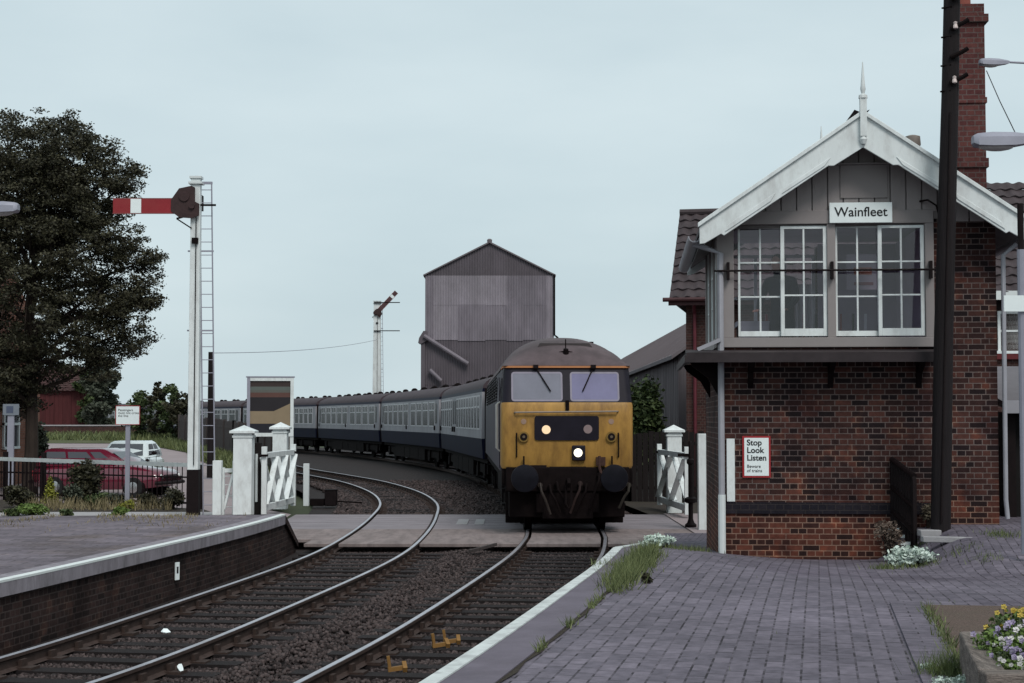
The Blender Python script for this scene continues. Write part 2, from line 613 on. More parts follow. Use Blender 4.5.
CARRED = mat('red_car_paint', (.115, .011, .026), .15, .05, 2, coat=1, spec=.6)
CARWHITE = mat('white_car_paint', (.75, .8, .8), .25, .04, 2, coat=.5)
TYRE = mat('tyre_rubber', (.015, .015, .015), .85, .2, 10)
CHROME = mat('bright_trim', (.5, .5, .5), .25, .05, 4, metal=.9)
BARNRED = mat('red_barn_board', (.06, .015, .016), .8, .25, 1.5, stretch=(3, 3, .3))
LEAFDARK = leafmat('leaf_dark', (.013, .0125, .008), (.062, .059, .032))
LEAFMID = leafmat('leaf_mid', (.025, .04, .014), (.07, .095, .035))
LEAFGREY = leafmat('leaf_grey_green', (.03, .038, .025), (.075, .085, .06))
LEAFBRIGHT = leafmat('leaf_bright', (.06, .1, .02), (.13, .19, .05))
LEAFGOLD = leafmat('leaf_gold', (.14, .15, .02), (.3, .3, .05))
GRASSM = leafmat('grass_blade', (.05, .07, .024), (.15, .17, .07))
DRYGRASS = leafmat('dry_grass_blade', (.12, .1, .05), (.26, .21, .12))
SILVERLEAF = leafmat('silver_leaf', (.32, .4, .34), (.62, .7, .64))
PETALV = leafmat('violet_petal', (.15, .1, .24), (.38, .34, .45))
PETALW = leafmat('white_petal', (.42, .41, .4), (.58, .56, .55))
PETALY = leafmat('yellow_petal', (.32, .23, .03), (.45, .34, .06))
SKIN = mat('skin', (.42, .24, .18), .6, .08, 8)
CLOTH = mat('dark_navy_cloth', (.022, .022, .032), .85, .2, 12)
ROOM = mat('room_paint', (.5, .46, .52), .8, .08, 2)
CURTAIN = mat('net_curtain', (.55, .55, .55), .9, .15, 10, stretch=(6, 6, .5))

# ------------------------------------------------------------------ track geometry
def crv(pts, n=20):
    pts = [np.array(p, float) for p in pts]
    pts = [2*pts[0]-pts[1]]+pts+[2*pts[-1]-pts[-2]]
    out = []
    for i in range(1, len(pts)-2):
        p0, p1, p2, p3 = pts[i-1:i+3]
        for k in range(n):
            t = k/n
            out.append(.5*((2*p1)+(-p0+p2)*t+(2*p0-5*p1+4*p2-p3)*t*t+(-p0+3*p1-3*p2+p3)*t**3))
    out.append(pts[-2])
    return np.array(out)


RC = crv([(-3.0, 4), (-1.78, 10), (-1.07, 13.8), (-.48, 17.2), (.2, 22.2), (.72, 26.6), (.98, 29.9), (1.06, 32), (1.1, 36), (1.0, 42), (.55, 50), (-1.65, 70),
          (-5.75, 89.3), (-11.5, 108.5), (-20, 127.6), (-29.5, 145), (-40, 162), (-52, 178)])
LC = crv([(-6.6, 7), (-5.2, 11), (-4.15, 14.8), (-3.35, 20), (-2.65, 26), (-2.45, 31), (-2.5, 37), (-2.8, 43.3), (-3.72, 50.2), (-5.4, 58), (-7.5, 65), (-9.7, 72),
          (-13, 84), (-17.2, 98), (-22.5, 112)])


def off(c, d):
    T = np.gradient(c, axis=0)
    T /= np.linalg.norm(T, axis=1)[:, None]
    return c+d*np.stack([T[:, 1], -T[:, 0]], 1)


def xat(c, Y): return float(np.interp(Y, c[:, 1], c[:, 0]))


def arcpts(c, step):
    L = np.concatenate([[0], np.cumsum(np.linalg.norm(np.diff(c, axis=0), axis=1))])
    s = np.arange(0, L[-1], step)
    P = np.stack([np.interp(s, L, c[:, 0]), np.interp(s, L, c[:, 1])], 1)
    return P


def sm(a, b, x):
    t = min(max((x-a)/(b-a), 0), 1)
    return t*t*(3-2*t)


LE = off(LC, -1.48)      # left platform edge
RE = off(RC, 1.48)       # right platform edge


def rz_edge(y):          # right platform: level, then a long ramp down to the crossing
    return .8-.77*min(max((y-18.1)/(29.3-18.1), 0), 1)


def rz(x, y):
    a = rz_edge(y)
    far = .8-.40*min(max((y-12.5)/(21.2-12.5), 0), 1)-.36*min(max((y-21.2)/(29.3-21.2), 0), 1)
    m_ = sm(1.3, 4.0, x)
    a = a*(1-m_)+far*m_
    t = sm(16.2, 20.4, y)*sm(4.75, 5.55, x)      # gentle rise to the ground behind the steps
    return a*(1-t)+.87*t


def yz(y): return max(0, .018*(y-45))     # the yard on the left rises gently away from the crossing


# ------------------------------------------------------------------ ground, track bed, road, platforms
g = MB()
g.add([(-3000, -200, -.42), (3000, -200, -.42), (3000, 4000, -.42), (-3000, 4000, -.42)], [(0, 1, 2, 3)])
struct(g.build('ground', FIELD))

b = MB()
secs = []
for Y in list(range(2, 20, 2))+list(range(20, 179, 3)):
    l = xat(LC, min(Y, 112))-(1.9 if Y < 30 else 2.6)
    if Y > 112: l = xat(RC, Y)-5
    r = xat(RC, Y)+(1.6 if Y < 28 else 2.6 if Y < 40 else 9)
    secs.append([(l+(r-l)*k/10, Y, -.215) for k in range(11)])
b.loft(secs, closed=False, caps=False)
struct(b.build('track_bed', BALLAST))


def stones(name, n, region, size=(.016, .036)):
    y = rng.uniform(region[0], region[1], n)
    u = rng.uniform(0, 1, n)
    l = np.interp(y, LC[:, 1], LC[:, 0])-region[2]
    r = np.interp(y, RC[:, 1], RC[:, 0])+region[3]
    x = l+(r-l)*u
    base = np.array([[-1, -1, -1], [1, -1, -1], [1, 1, -1], [-1, 1, -1], [-1, -1, 1], [1, -1, 1], [1, 1, 1], [-1, 1, 1]], float)*.6
    v = base[None]*rng.uniform(.6, 1.25, (n, 8, 3))
    q = rng.normal(size=(n, 4))
    q /= np.linalg.norm(q, axis=1)[:, None]
    w, a, b_, c = q.T
    Rm = np.stack([np.stack([1-2*(b_*b_+c*c), 2*(a*b_-c*w), 2*(a*c+b_*w)], 1), np.stack([2*(a*b_+c*w), 1-2*(a*a+c*c), 2*(b_*c-a*w)], 1),
                   np.stack([2*(a*c-b_*w), 2*(b_*c+a*w), 1-2*(a*a+b_*b_)], 1)], 1)
    sc = rng.uniform(size[0], size[1], n)
    v = np.einsum('nij,nkj->nki', Rm, v)*sc[:, None, None]
    # heap a little between the rails' ends, stay below the sleeper tops near rails
    dl = np.abs(x-np.interp(y, LC[:, 1], LC[:, 0]))
    dr = np.abs(x-np.interp(y, RC[:, 1], RC[:, 0]))
    d = np.minimum(dl, dr)
    z = -.19+.062*np.clip((d-1.15)/.4, 0, 1)*rng.uniform(.2, 1.2, n)
    v += np.stack([x, y, z], 1)[:, None, :]
    f = np.array([[0, 3, 2, 1], [4, 5, 6, 7], [0, 1, 5, 4], [1, 2, 6, 5], [2, 3, 7, 6], [3, 0, 4, 7]])
    F = (np.arange(n)[:, None, None]*8+f[None]).reshape(-1, 4)
    return npmesh(name, v.reshape(-1, 3), F, STONE)


tag(stones('ballast', 60000, (10.5, 30, .95, .9)), None, None, kind='stuff')
tag(stones('ballast', 26000, (38.2, 62, 1.9, 1.9), (.03, .06)), None, None, kind='stuff')

# right platform: paved sheet with ramp
b = MB()
ys = [2+.5*i for i in range(59)]+[31.2]
secs = []
for Y in ys:
    e = xat(RE, Y)+.42
    xs = [e+(4.2-e)*k/10 for k in range(11)]+[4.4, 4.6, 4.8, 5.0, 5.1, 5.2, 5.3, 5.4, 5.5, 5.6, 6.5, 8, 12, 20]
    secs.append([(x, Y, rz(x, Y)) for x in xs])
b.loft(secs, closed=False, caps=False)
platR = struct(b.build('platform', PAVER, smooth=30))
cop = MB()
line = MB()
wall = MB()
sc_, sl_, sw_ = [], [], []
for Y in [2+.4*i for i in range(69)]:
    e = xat(RE, Y)
    z = rz_edge(Y)
    if Y > 29.4: break
    sc_.append([(e, Y, z+.002), (e+.41, Y, z+.012), (e+.41, Y, z-.1), (e, Y, z-.1)])
    sl_.append([(e-.003, Y, z+.012), (e+.1, Y, z+.014), (e+.1, Y, z+.004), (e-.003, Y, z-.04)])
    sw_.append([(e+.06, Y, z-.09), (e+.06, Y, -.4)])
cop.loft(sc_)
line.loft(sl_)
wall.loft(sw_, closed=False, caps=False)
cop.build('platform_coping', COPING, platR)
jn = MB()
jn.loft([[(a[1][0]+.0, a[1][1], a[1][2]-.008+.0), (a[1][0]+.035+.015*math.sin(a[1][1]*7), a[1][1], a[1][2]-.004)] for a in sc_ if a[1][1] < 26], closed=False, caps=False)
jn.build('mossy_joint', SOIL, platR)
line.build('white_edge_line', mat('worn_white_line', (.5, .53, .52), .8, .15, 6, dirt=(.2, .19, .2), dscale=7, damt=.7), platR)
wall.build('platform_wall', PLATWALL, platR)

# left platform
b = MB()
secs = []
for Y in [2+.7*i for i in range(38)]+[28.2]:
    e = xat(LE, Y)
    secs.append([(e-.28-(34)*k/12, Y, .57-.01*k+.02*math.sin(k*1.7+Y*.5)*(k > 0)) for k in range(13)])
b.loft(secs, closed=False, caps=False)
platL = struct(b.build('platform', PAVERL))
sc_, sl_, sw_ = [], [], []
for Y in [2+.5*i for i in range(53)]+[28.3]:
    e = xat(LE, Y)
    sc_.append([(e, Y, .572), (e-.3, Y, .577), (e-.3, Y, .42), (e, Y, .40)])
    sl_.append([(e+.003, Y, .575), (e-.085, Y, .581), (e-.085, Y, .57), (e+.003, Y, .55)])
    sw_.append([(e-.05, Y, .42), (e-.05, Y, -.4)])
e1 = xat(LE, 29.7)
MB().loft(sc_).build('platform_coping', COPINGL, platL)
MB().loft(sl_).build('white_edge_line', mat('white_line', (.62, .66, .65), .8, .1, 6, dirt=(.3, .29, .3), dscale=6, damt=.6), platL)
MB().loft(sw_, closed=False, caps=False).build('platform_wall', PLATWALL, platL)
# ramped end of the left platform
e0 = xat(LE, 28.3)
rm = MB()
rm.add([(e0-.03, 28.29, .575), (-12, 28.29, .5), (-12, 31.5, -.02), (e1-.03, 29.75, -.03)], [(0, 3, 2, 1)])
rm.build('ramp', PAVERL, platL)
rm = MB()
rm.add([(e0-.05, 28.3, .56), (e1-.05, 29.75, -.04), (e1-.05, 29.75, -.4), (e0-.05, 28.3, -.4)], [(0, 1, 2, 3)])
rm.build('ramp_wall', PLATWALL, platL)
rm = MB()
rm.loft([[(e0, 28.3, .572), (e0-.3, 28.3, .577), (e0-.3, 28.3, .45), (e0, 28.3, .45)], [(e1, 29.75, -.02), (e1-.3, 29.75, -.015), (e1-.3, 29.75, -.12), (e1, 29.75, -.12)]])
rm.build('ramp_coping', PLATWALL, platL)
pl = MB().box(0, .085, -.012, 0, -.12, .12)
o = thing('platform_number_plate', 'small white plate with a dark figure on the left platform wall', 'plate', (xat(LE, 22.0)-.03, 22.0, .17), R(-82)+math.pi/2*0)
o.rotation_euler = (0, 0, R(62))
pl.build('plate', SIGNWHITE, o)
MB().box(.025, .06, -.016, -.013, -.03, .06).build('mark', INK, o)

# left yard and road (one rising sheet), right side ground, road beyond the crossing
def xb(Y): return float(np.interp(Y, [28, 38, 46, 62, 72, 90, 112, 150], [-5.2, -6.0, -6.3, -9.9, -12.6, -18.8, -27, -46]))
b = MB()
secs = []
for Y in [29.3, 31, 33, 36, 38.2]+list(range(40, 151, 5)):
    x1 = xb(Y) if Y > 38.5 else -4.6-.35*sm(29, 33, Y)-.3*sm(33, 38, Y)
    secs.append([(x1-(x1+130)*k/10, Y, yz(Y)-.012) for k in range(11)])
b.loft(secs, closed=False, caps=False)
struct(b.build('road', ASPHALT))
b = MB()
for (x0, x1, y0, y1, z) in ((3.3, 60, 38.2, 160, -.03),):
    b.add([(x0, y0, z), (x1, y0, z), (x1, y1, z), (x0-8, y1, z)], [(0, 1, 2, 3)])
struct(b.build('yard_ground', EARTH))
b = MB()
b.add([(3.6, 31.1, .006), (60, 31.1, .006), (60, 38.2, .006), (3.6, 38.2, .006)], [(0, 1, 2, 3)])
struct(b.build('road', ASPHALT))
# strip of pale concrete footpath between the platform end and the flower bed
b = MB()
b.box(-22, -6.9, 37.0, 38.4, -.1, .03)
struct(b.build('footpath', CONCRETE))
b = MB()
b.add([(-24, 38.42, .0), (-7.1, 38.42, .0), (-7.65, 39.7, .03), (-15.3, 44.7, .05), (-24, 46, .05)], [(0, 1, 2, 3, 4)])
struct(b.build('flower_bed', EARTH))
# grass verges
def strip(name, A, B, mt):
    b_ = MB()
    b_.loft([[(p[0], p[1], yz(p[1])+p[2]) for p in (a, c)] for a, c in zip(A, B)], closed=False, caps=False)
    return struct(b_.build(name, mt))
strip('verge', [(-6.6, 42, .01), (-10.0, 57.7, .01), (-13.65, 70, .01), (-16.1, 79, .01), (-21.5, 92, .01), (-60, 95.5, .01)],
      [(-6.1, 42, .06), (-8.7, 58, .15), (-12.0, 70, .2), (-14.9, 79, .2), (-19.4, 93, .1), (-60, 104, .1)], VERGE)

# crossing deck: timber panels between and beside the rails
b = MB()
b2 = MB()
def lane(c0, d0, c1, d1, y0, y1, mb):
    A, B = off(c0, d0), off(c1, d1)
    n = 8
    s1 = []
    for i in range(n+1):
        Y = y0+(y1-y0)*i/n
        xl, xr = xat(A, Y), xat(B, Y)
        s1.append([(xl, Y, -.012), (xr, Y, -.012), (xr, Y, -.075), (xl, Y, -.075)])
    mb.loft(s1)
planks = [(29.2, 29.5), (29.53, 29.85), (29.88, 30.25), (30.28, 30.7), (30.74, 31.25), (31.28, 31.85), (31.89, 32.45), (32.5, 33.08)]
planks2 = [(33.13, 33.7), (33.74, 34.4), (34.45, 35.1), (35.15, 35.8), (35.86, 36.6), (36.66, 37.4), (37.46, 38.1)]
for y0, y1 in planks+planks2:
    m_ = b if y1 < 33.105 else b2
    lane(LC, -2.6 if y0 > 30 else -1.3, LC, -.80, y0, y1, m_)
    lane(LC, -.67, LC, .67, y0, y1, m_)
    lane(LC, .80, RC, -.80, y0, y1, m_)
    lane(RC, -.67, RC, .67, y0, y1, m_)
    lane(RC, .80, RC, 2.75, y0, y1, m_)
dk = struct(b.build('crossing_deck', DECKN, bevel=.008))
struct(b2.build('crossing_deck', DECKF, bevel=.008))

for u, w_ in ((463, .12), (480, .1)):
    o = MB().box(-w_, w_, -.9, .9, 0, .012).build('cover_plate', CONCRETE)
    o.location = (px(u, 35.3), 35.3, -.012)
    tag(o, 'narrow pale plate let into the crossing deck, %s of the two' % ('left' if u == 463 else 'right'), 'plate', 'pale plates in the crossing deck')

# ------------------------------------------------------------------ railway tracks
railprof = [(-.035, 0), (.035, 0), (.036, -.03), (.012, -.045), (.012, -.12), (.06, -.145), (-.06, -.145), (-.012, -.12), (-.012, -.045), (-.036, -.03)]


def sleeper_mesh():
    m = MB()
    m.box(-1.28, 1.28, -.125, .125, -.29, -.155)
    return m
slm = sleeper_mesh().mesh('sleeper')
slm.materials.append(SLEEPER)
chm = MB()
chm.box(-.19, .19, -.09, .09, -.158, -.128)
for t in (-1, 1): chm.box(t*.058-.018, t*.058+.018, -.06, .06, -.135, -.06)
chm = chm.mesh('chair')
chm.materials.append(CHAIR)


def track(c, label, ymax):
    t = thing('railway_track', label, 'track')
    for sgn in (-1, 1):
        P = off(c, sgn*.752)
        T = np.gradient(c, axis=0)
        T /= np.linalg.norm(T, axis=1)[:, None]
        side, top = MB(), MB()
        secs, tops = [], []
        for p, tt in zip(P, T):
            nx, ny = tt[1], -tt[0]
            secs.append([(p[0]+u*nx, p[1]+u*ny, v) for u, v in railprof])
            tops.append([(p[0]+u*nx, p[1]+u*ny, v) for u, v in ((-.034, -.006), (-.026, .003), (.026, .003), (.034, -.006))])
        side.loft(secs)
        top.loft(tops, closed=False, caps=False)
        ro = side.build('rail', RAILSIDE, t)
        top.build('running_surface', RAILTOP, ro)
    P = arcpts(c, .63)
    k = 0
    for i in range(len(P)-1):
        if P[i][1] < 9.5 or P[i][1] > ymax or 29 < P[i][1] < 38.2: continue
        d = P[i+1]-P[i]
        k += 1
        if k > 98: break
        o = bpy.data.objects.new('sleeper', slm)
        C.objects.link(o)
        o.parent = t
        o.location = (P[i][0], P[i][1], random.uniform(-.012, .012))
        o.rotation_euler = (0, 0, math.atan2(d[1], d[0])-math.pi/2+random.uniform(-.012, .012))
        for sg in (-1, 1):
            h = bpy.data.objects.new('rail_chair', chm)
            C.objects.link(h)
            h.parent = o
            h.location = (sg*.752, 0, -o.location.z)
    return t
track(LC, 'empty curving track with polished rails beside the left platform', 80)
track(RC, 'track carrying the train beside the right platform edge', 60)

# yellow clips beside the right rail, litter on the track
def clip(x, y, z, rzz, label):
    t = thing('rail_clamp', label, 'clamp', (x, y, z), rzz, 'yellow clamps by the rail')
    m = MB()
    m.beam((0, 0, 0), (.18, 0, .02), .05, .04)
    m.beam((.02, 0, 0), (0, 0, .13), .03, .035)
    m.beam((.16, -.05, .0), (.16, .06, .05), .04, .05)
    m.build('clamp_body', mat('faded_yellow_paint', (.19, .1, .03), .7, .2, 8), t)
xr = lambda Y: xat(RC, Y)-.752
clip(px(389, 15.4), 15.4, -.14, .2, 'yellow rail clamp nearest the camera, standing alone beside the rail')
clip(px(433, 17), 17, -.14, .3, 'left one of two yellow rail clamps side by side at the rail')
clip(px(444, 17.3), 17.3, -.14, .1, 'right one of two yellow rail clamps side by side at the rail')
def litter(x, y, sx, sy, label, ang):
    t = MB()
    pts = [(random.uniform(.75, 1)*sx*math.cos(a), random.uniform(.75, 1)*sy*math.sin(a), random.uniform(0, .035)) for a in [k*math.pi/4 for k in range(8)]]
    t.poly(pts)
    t.poly([(p[0]*.95, p[1]*.95, p[2]-.008) for p in pts])
    o_ = t.build('paper_scrap', SIGNWHITE, smooth=0)
    o_.location = (x, y, -.12)
    o_.rotation_euler = (.3, .2, ang)
    tag(o_, label, 'litter', 'paper litter on the track')
litter(px(169, 17.9), 17.9, .07, .05, 'scrap of white paper lying between the left track rails', .2)
litter(px(183, 15.3), 15.3, .035, .1, 'narrow white paper scrap beside the left track inner rail', .5)
litter(px(4, 13.9), 13.9, .07, .06, 'crumpled white paper at the bottom left corner of the track', .9)
litter(px(44, 14.2), 14.2, .06, .04, 'pinkish paper scrap between rails near the left platform wall', .1)

# ------------------------------------------------------------------ foliage helpers
def leaves(centers, radii, n, size, up=.3, flat=1.0):
    """n small leaf quads spread through ellipsoidal clumps -> verts, faces"""
    centers = np.asarray(centers, float)
    radii = np.asarray(radii, float)
    if radii.ndim == 1: radii = np.stack([radii]*3, 1)
    vol = (radii.prod(1))**.7
    idx = rng.choice(len(centers), n, p=vol/vol.sum())
    d = rng.normal(size=(n, 3))
    d /= np.linalg.norm(d, axis=1)[:, None]
    r = rng.uniform(0, 1, n)**.5
    p = centers[idx]+d*radii[idx]*r[:, None]*rng.uniform(.75, 1.12, (n, 1))
    a = rng.normal(size=(n, 3))
    a[:, 2] *= .6
    a /= np.linalg.norm(a, axis=1)[:, None]
    t = rng.normal(size=(n, 3))+np.array([0, 0, up])
    bb = np.cross(a, t)
    bb /= np.linalg.norm(bb, axis=1)[:, None]+1e-9
    s = size*rng.uniform(.6, 1.4, (n, 1))
    A, B = a*s, bb*s*.55*flat
    v = np.stack([p-A, p+B, p+A, p-B], 1).reshape(-1, 3)
    return v, np.arange(4*n).reshape(n, 4)


def tree(name, label, cat, loc, H, spread, n, size, lm, seed, trunk_r=.25, z0=.25, group=None, nl=9, shape=1.0, lean=(0, 0), clump=.24):
    rd = random.Random(seed)
    t = thing(name, label, cat, loc, 0, group)
    m = MB()
    top = Vector((lean[0], lean[1], H*.8))
    m.tube([(0, 0, -.3), (lean[0]*.2, lean[1]*.2, H*.2), (lean[0]*.6, lean[1]*.6, H*.5), top], [trunk_r*1.2, trunk_r, trunk_r*.6, trunk_r*.15], 9)
    cs, rs_ = [], []
    for i in range(nl):
        h = z0+(1-z0)*(i+.5)/nl
        a = i*2.4+rd.uniform(-.5, .5)
        f = (h-z0)/(1-z0)
        w = spread*(math.sin(math.pi*(.16+.76*f))**.8)*shape*rd.uniform(.8, 1.12)
        st = Vector((lean[0]*h*.7, lean[1]*h*.7, H*h*.72))
        en = Vector((lean[0]*h+math.cos(a)*w, lean[1]*h+math.sin(a)*w, H*min(h+.06, .97)))
        mid = (st+en)/2+Vector((0, 0, -.03*H))
        rr = trunk_r*(.55-.35*f)
        m.tube([st, mid, en], [rr, rr*.6, rr*.12], 6)
        for q in (.45, .7, .9, 1.0):
            p = st.lerp(en, q)
            for k in range(2):
                sp = clump*spread
                c = p+Vector((rd.uniform(-1, 1)*sp, rd.uniform(-1, 1)*sp, rd.uniform(-.6, .8)*sp))
                r_ = spread*clump*rd.uniform(.6, 1.15)
                cs.append(c)
                rs_.append((r_, r_, r_*.75))
                if k: m.tube([p, p.lerp(c, .6), c], [rr*.25, rr*.15, .006], 5)
    cs.append(top+Vector((0, 0, H*.08)))
    rs_.append((spread*clump, spread*clump, H*.1))
    m.build('trunk', BARK, t)
    v, f = leaves([tuple(c) for c in cs], rs_, n, size)
    npmesh('crown', v, f, lm, t)
    return t


def shrub(name, label, cat, loc, r, h, n, size, lm, seed, group=None, k=9, single=True):
    rd = random.Random(seed)
    cs, rs_ = [], []
    for i in range(k):
        a = rd.uniform(0, 6.28)
        d = rd.uniform(0, .65)
        cs.append((math.cos(a)*d*r, math.sin(a)*d*r*.8, h*rd.uniform(.25, .75)))
        q = rd.uniform(.35, .55)
        rs_.append((r*q, r*q, h*q*.6))
    v, f = leaves(cs, rs_, n, size)
    v[:, 2] = np.maximum(v[:, 2], 0)
    m = MB()
    for c in cs: m.tube([(0, 0, -.05), (c[0]*.5, c[1]*.5, c[2]*.6), c], [.02, .015, .005], 5)
    t = thing(name, label, cat, loc, 0, group)
    npmesh('foliage', v, f, lm, t)
    m.build('stem', BARK, t)
    return t


def blades(name, pts, h, w, mt, spread=.06, parent=None):
    n = len(pts)
    pts = np.asarray(pts, float)
    a = rng.uniform(0, 6.28, n)
    hh = h*rng.uniform(.4, 1.1, n)
    le = rng.normal(size=(n, 2))*(hh*.4)[:, None]
    ww = w*rng.uniform(.6, 1.2, n)
    dx, dy = np.cos(a)*ww, np.sin(a)*ww
    v = np.zeros((n, 4, 3))
    v[:, 0] = pts-np.stack([dx, dy, 0*dx], 1)
    v[:, 1] = pts+np.stack([dx, dy, 0*dx], 1)
    tip = pts+np.stack([le[:, 0], le[:, 1], hh], 1)
    v[:, 2] = tip+np.stack([dx, dy, 0*dx], 1)*.15
    v[:, 3] = tip-np.stack([dx, dy, 0*dx], 1)*.15
    return npmesh(name, v.reshape(-1, 3), np.arange(4*n).reshape(n, 4), mt, parent)

# ------------------------------------------------------------------ signal box
SB = thing('signal_box', 'two storey brick signal box with white bargeboards and Wainfleet nameboard', 'signal box', (2.75, 21.3, 0), -.075)
SX, SD = 3.64, 3.75                  # width, depth
AX, AZ, SLP = 1.87, 6.25, .68       # apex of the gable
def roofz(x): return AZ-SLP*abs(x-AX)

m = MB()                            # lower storey and the brick flank on the right
m.box(0, SX, 0, SD, -.2, 2.72)
m.box(.0, 2.83, .0, .22, 2.72, 3.2)
m.box(0, .22, .22, SD, 2.72, 3.2)
m.extr([(2.84, 2.72), (SX, 2.72), (SX, 4.9), (2.84, 4.9)], .0, .22)
m.box(SX-.22, SX, .22, SD, 2.72, 4.95)
m.box(.22, SX-.22, SD-.22, SD, 2.72, 3.4)
m.box(1.7, SX-.22, SD-.22, SD, 3.4, 4.9)
m.build('brick_wall', BOXBRICK, SB)
m = MB()
m.box(-.012, 2.86, -.025, -.002, 1.0, 1.15)
m.build('plinth_course', BLUEBRICK, SB)
# timber front: sill, posts, head, boarded gable
m = MB()
m.box(-.03, 2.83, -.05, .16, 3.2, 3.33)
m.box(-.02, .21, -.03, .14, 3.33, 4.84)
m.box(1.44, 1.55, -.03, .14, 3.33, 4.84)
m.box(2.72, 2.835, -.03, .14, 3.33, 4.84)
m.box(-.02, 2.835, -.035, .14, 4.842, 5.02)
m.build('window_surround', BEIGE, SB, bevel=.006)
m = MB()
x = .02
while x < SX-.02:
    w = .205
    x1 = min(x+w, SX-.02)
    z0 = 5.0 if x < 2.83 else 4.86
    pts = [(x+.009, z0), (x1-.009, z0), (x1-.009, roofz(x1)-.22)]
    if x < AX < x1: pts.append((AX, AZ-.22))
    pts.append((x+.009, roofz(x)-.22))
    if min(p[1] for p in pts[2:]) > z0: m.extr(pts, -.018 if int(x*100) % 2 else -.022, .1)
    x = x1
m.build('gable_boarding', mat('stone_grey_board', (.29, .26, .258), .65, .07, 2, dirt=(.14, .125, .12), dscale=2, damt=.5, stretch=(2, 2, .5)), SB)
m = MB()
m.extr([(.0, 4.9), (SX, 4.9), (SX, roofz(SX)-.2), (AX, AZ-.24), (0, roofz(0)-.2)], .02, .16)
m.build('gable_backing', BEIGE, SB)
m = MB()
m.box(1.62, 2.24, -.04, -.024, 5.18, 5.62)
m.box(1.58, 2.28, -.07, -.024, 5.625, 5.65)
m.build('gable_hatch', BEIGE, SB, bevel=.004)
# sashes: two pairs, the right one of each pair in front of the left
def sash(x0, x1, y, fw, bot, name='window'):
    f = MB()
    z0, z1 = 3.35, 4.82
    f.box(x0, x0+fw, y, y+.045, z0, z1)
    f.box(x1-fw, x1, y, y+.045, z0, z1)
    f.box(x0+fw, x1-fw, y, y+.045, z1-fw*.8, z1)
    f.box(x0+fw, x1-fw, y, y+.045, z0, z0+bot)
    xm = (x0+x1)/2
    f.box(xm-.012, xm+.012, y+.006, y+.04, z0+bot, z1-fw*.8)
    H = (z1-fw*.8-z0-bot)/3
    for k in (1, 2):
        zz = z0+bot+H*k
        f.box(x0+fw, xm-.012, y+.008, y+.038, zz-.011, zz+.011)
        f.box(xm+.012, x1-fw, y+.008, y+.038, zz-.011, zz+.011)
    o_ = f.build(name, WHITE2, SB, bevel=.003)
    p = MB().add([(x0+.01, y+.022, z0+.01), (x1-.01, y+.022, z0+.01), (x1-.01, y+.022, z1-.01), (x0+.01, y+.022, z1-.01)], [(0, 1, 2, 3)])
    p.build('pane', OFFGLASS, o_)
sash(.27, .86, .06, .03, .07)
sash(.83, 1.44, .0, .05, .1)
sash(1.555, 2.14, .06, .03, .07)
sash(2.11, 2.715, .0, .05, .1)
# side windows on the left flank
for k in range(3):
    f = MB()
    y0, y1 = .3+k*1.12, 1.33+k*1.12
    for q in (y0, (y0+y1)/2-.02, y1-.04): f.box(.03, .08, q, q+.04, 3.35, 4.8)
    for q in (3.35, 3.85, 4.3, 4.76): f.box(.035, .075, y0+.04, y1-.04, q, q+.03)
    o = f.build('window', WHITE2, SB)
    MB().add([(.055, y0, 3.36), (.055, y1, 3.36), (.055, y1, 4.79), (.055, y0, 4.79)], [(0, 1, 2, 3)]).build('pane', OFFGLASS, o)
m = MB()
for q in (0.19, 1.34, 2.46, 3.58): m.box(0, .12, q, q+.08, 3.2, 4.85)
m.box(-.02, .13, .2, SD, 4.85, 5.0)
m.box(-.04, .13, .2, SD, 3.2, 3.33)
m.build('side_frame', BEIGE, SB)
# back window
f = MB()
for q in (.3, .75, 1.2, 1.64): f.box(q, q+.05, SD-.15, SD-.1, 3.4, 4.8)
for q in (3.4, 4.1, 4.75): f.box(.3, 1.69, SD-.16, SD-.11, q, q+.05)
f.build('window', WHITE2, SB)
# room inside
m = MB()
m.box(.24, SX-.24, .24, SD-.24, 2.7, 2.74)
m.add([(.24, .2, 5.0), (SX-.24, .2, 5.0), (SX-.24, SD, 5.0), (.24, SD, 5.0)], [(0, 1, 2, 3)])
m.box(2.9, 2.94, .24, SD-.24, 2.75, 4.95)
m.box(1.72, 2.9, SD-.27, SD-.225, 2.75, 4.95)
m.build('room_lining', ROOM, SB)
# bar across the windows
m = MB()
m.cyl((-.06, -.12, 4.215), (2.86, -.12, 4.215), .014, n=8)
for q in (.13, 1.495, 2.78):
    m.box(q-.018, q+.018, -.13, -.035, 4.1, 4.33)
m.build('window_bar', BLACK, SB)
# nameboard
m = MB().box(1.47, 2.29, -.085, -.045, 4.845, 5.115)
nb = m.build('nameboard', SIGNWHITE, SB, bevel=.004)
text('Wainfleet', .175, INK, nb, (1.88, -.0875, 4.985), name='lettering', off=.002)
# lamp bracket hook
MB().tube([(2.66, -.03, 5.13), (2.74, -.15, 5.13), (2.84, -.2, 5.05), (2.9, -.12, 4.9), (2.9, -.03, 4.84)], .014, 6).build('lamp_bracket', BLACK, SB)
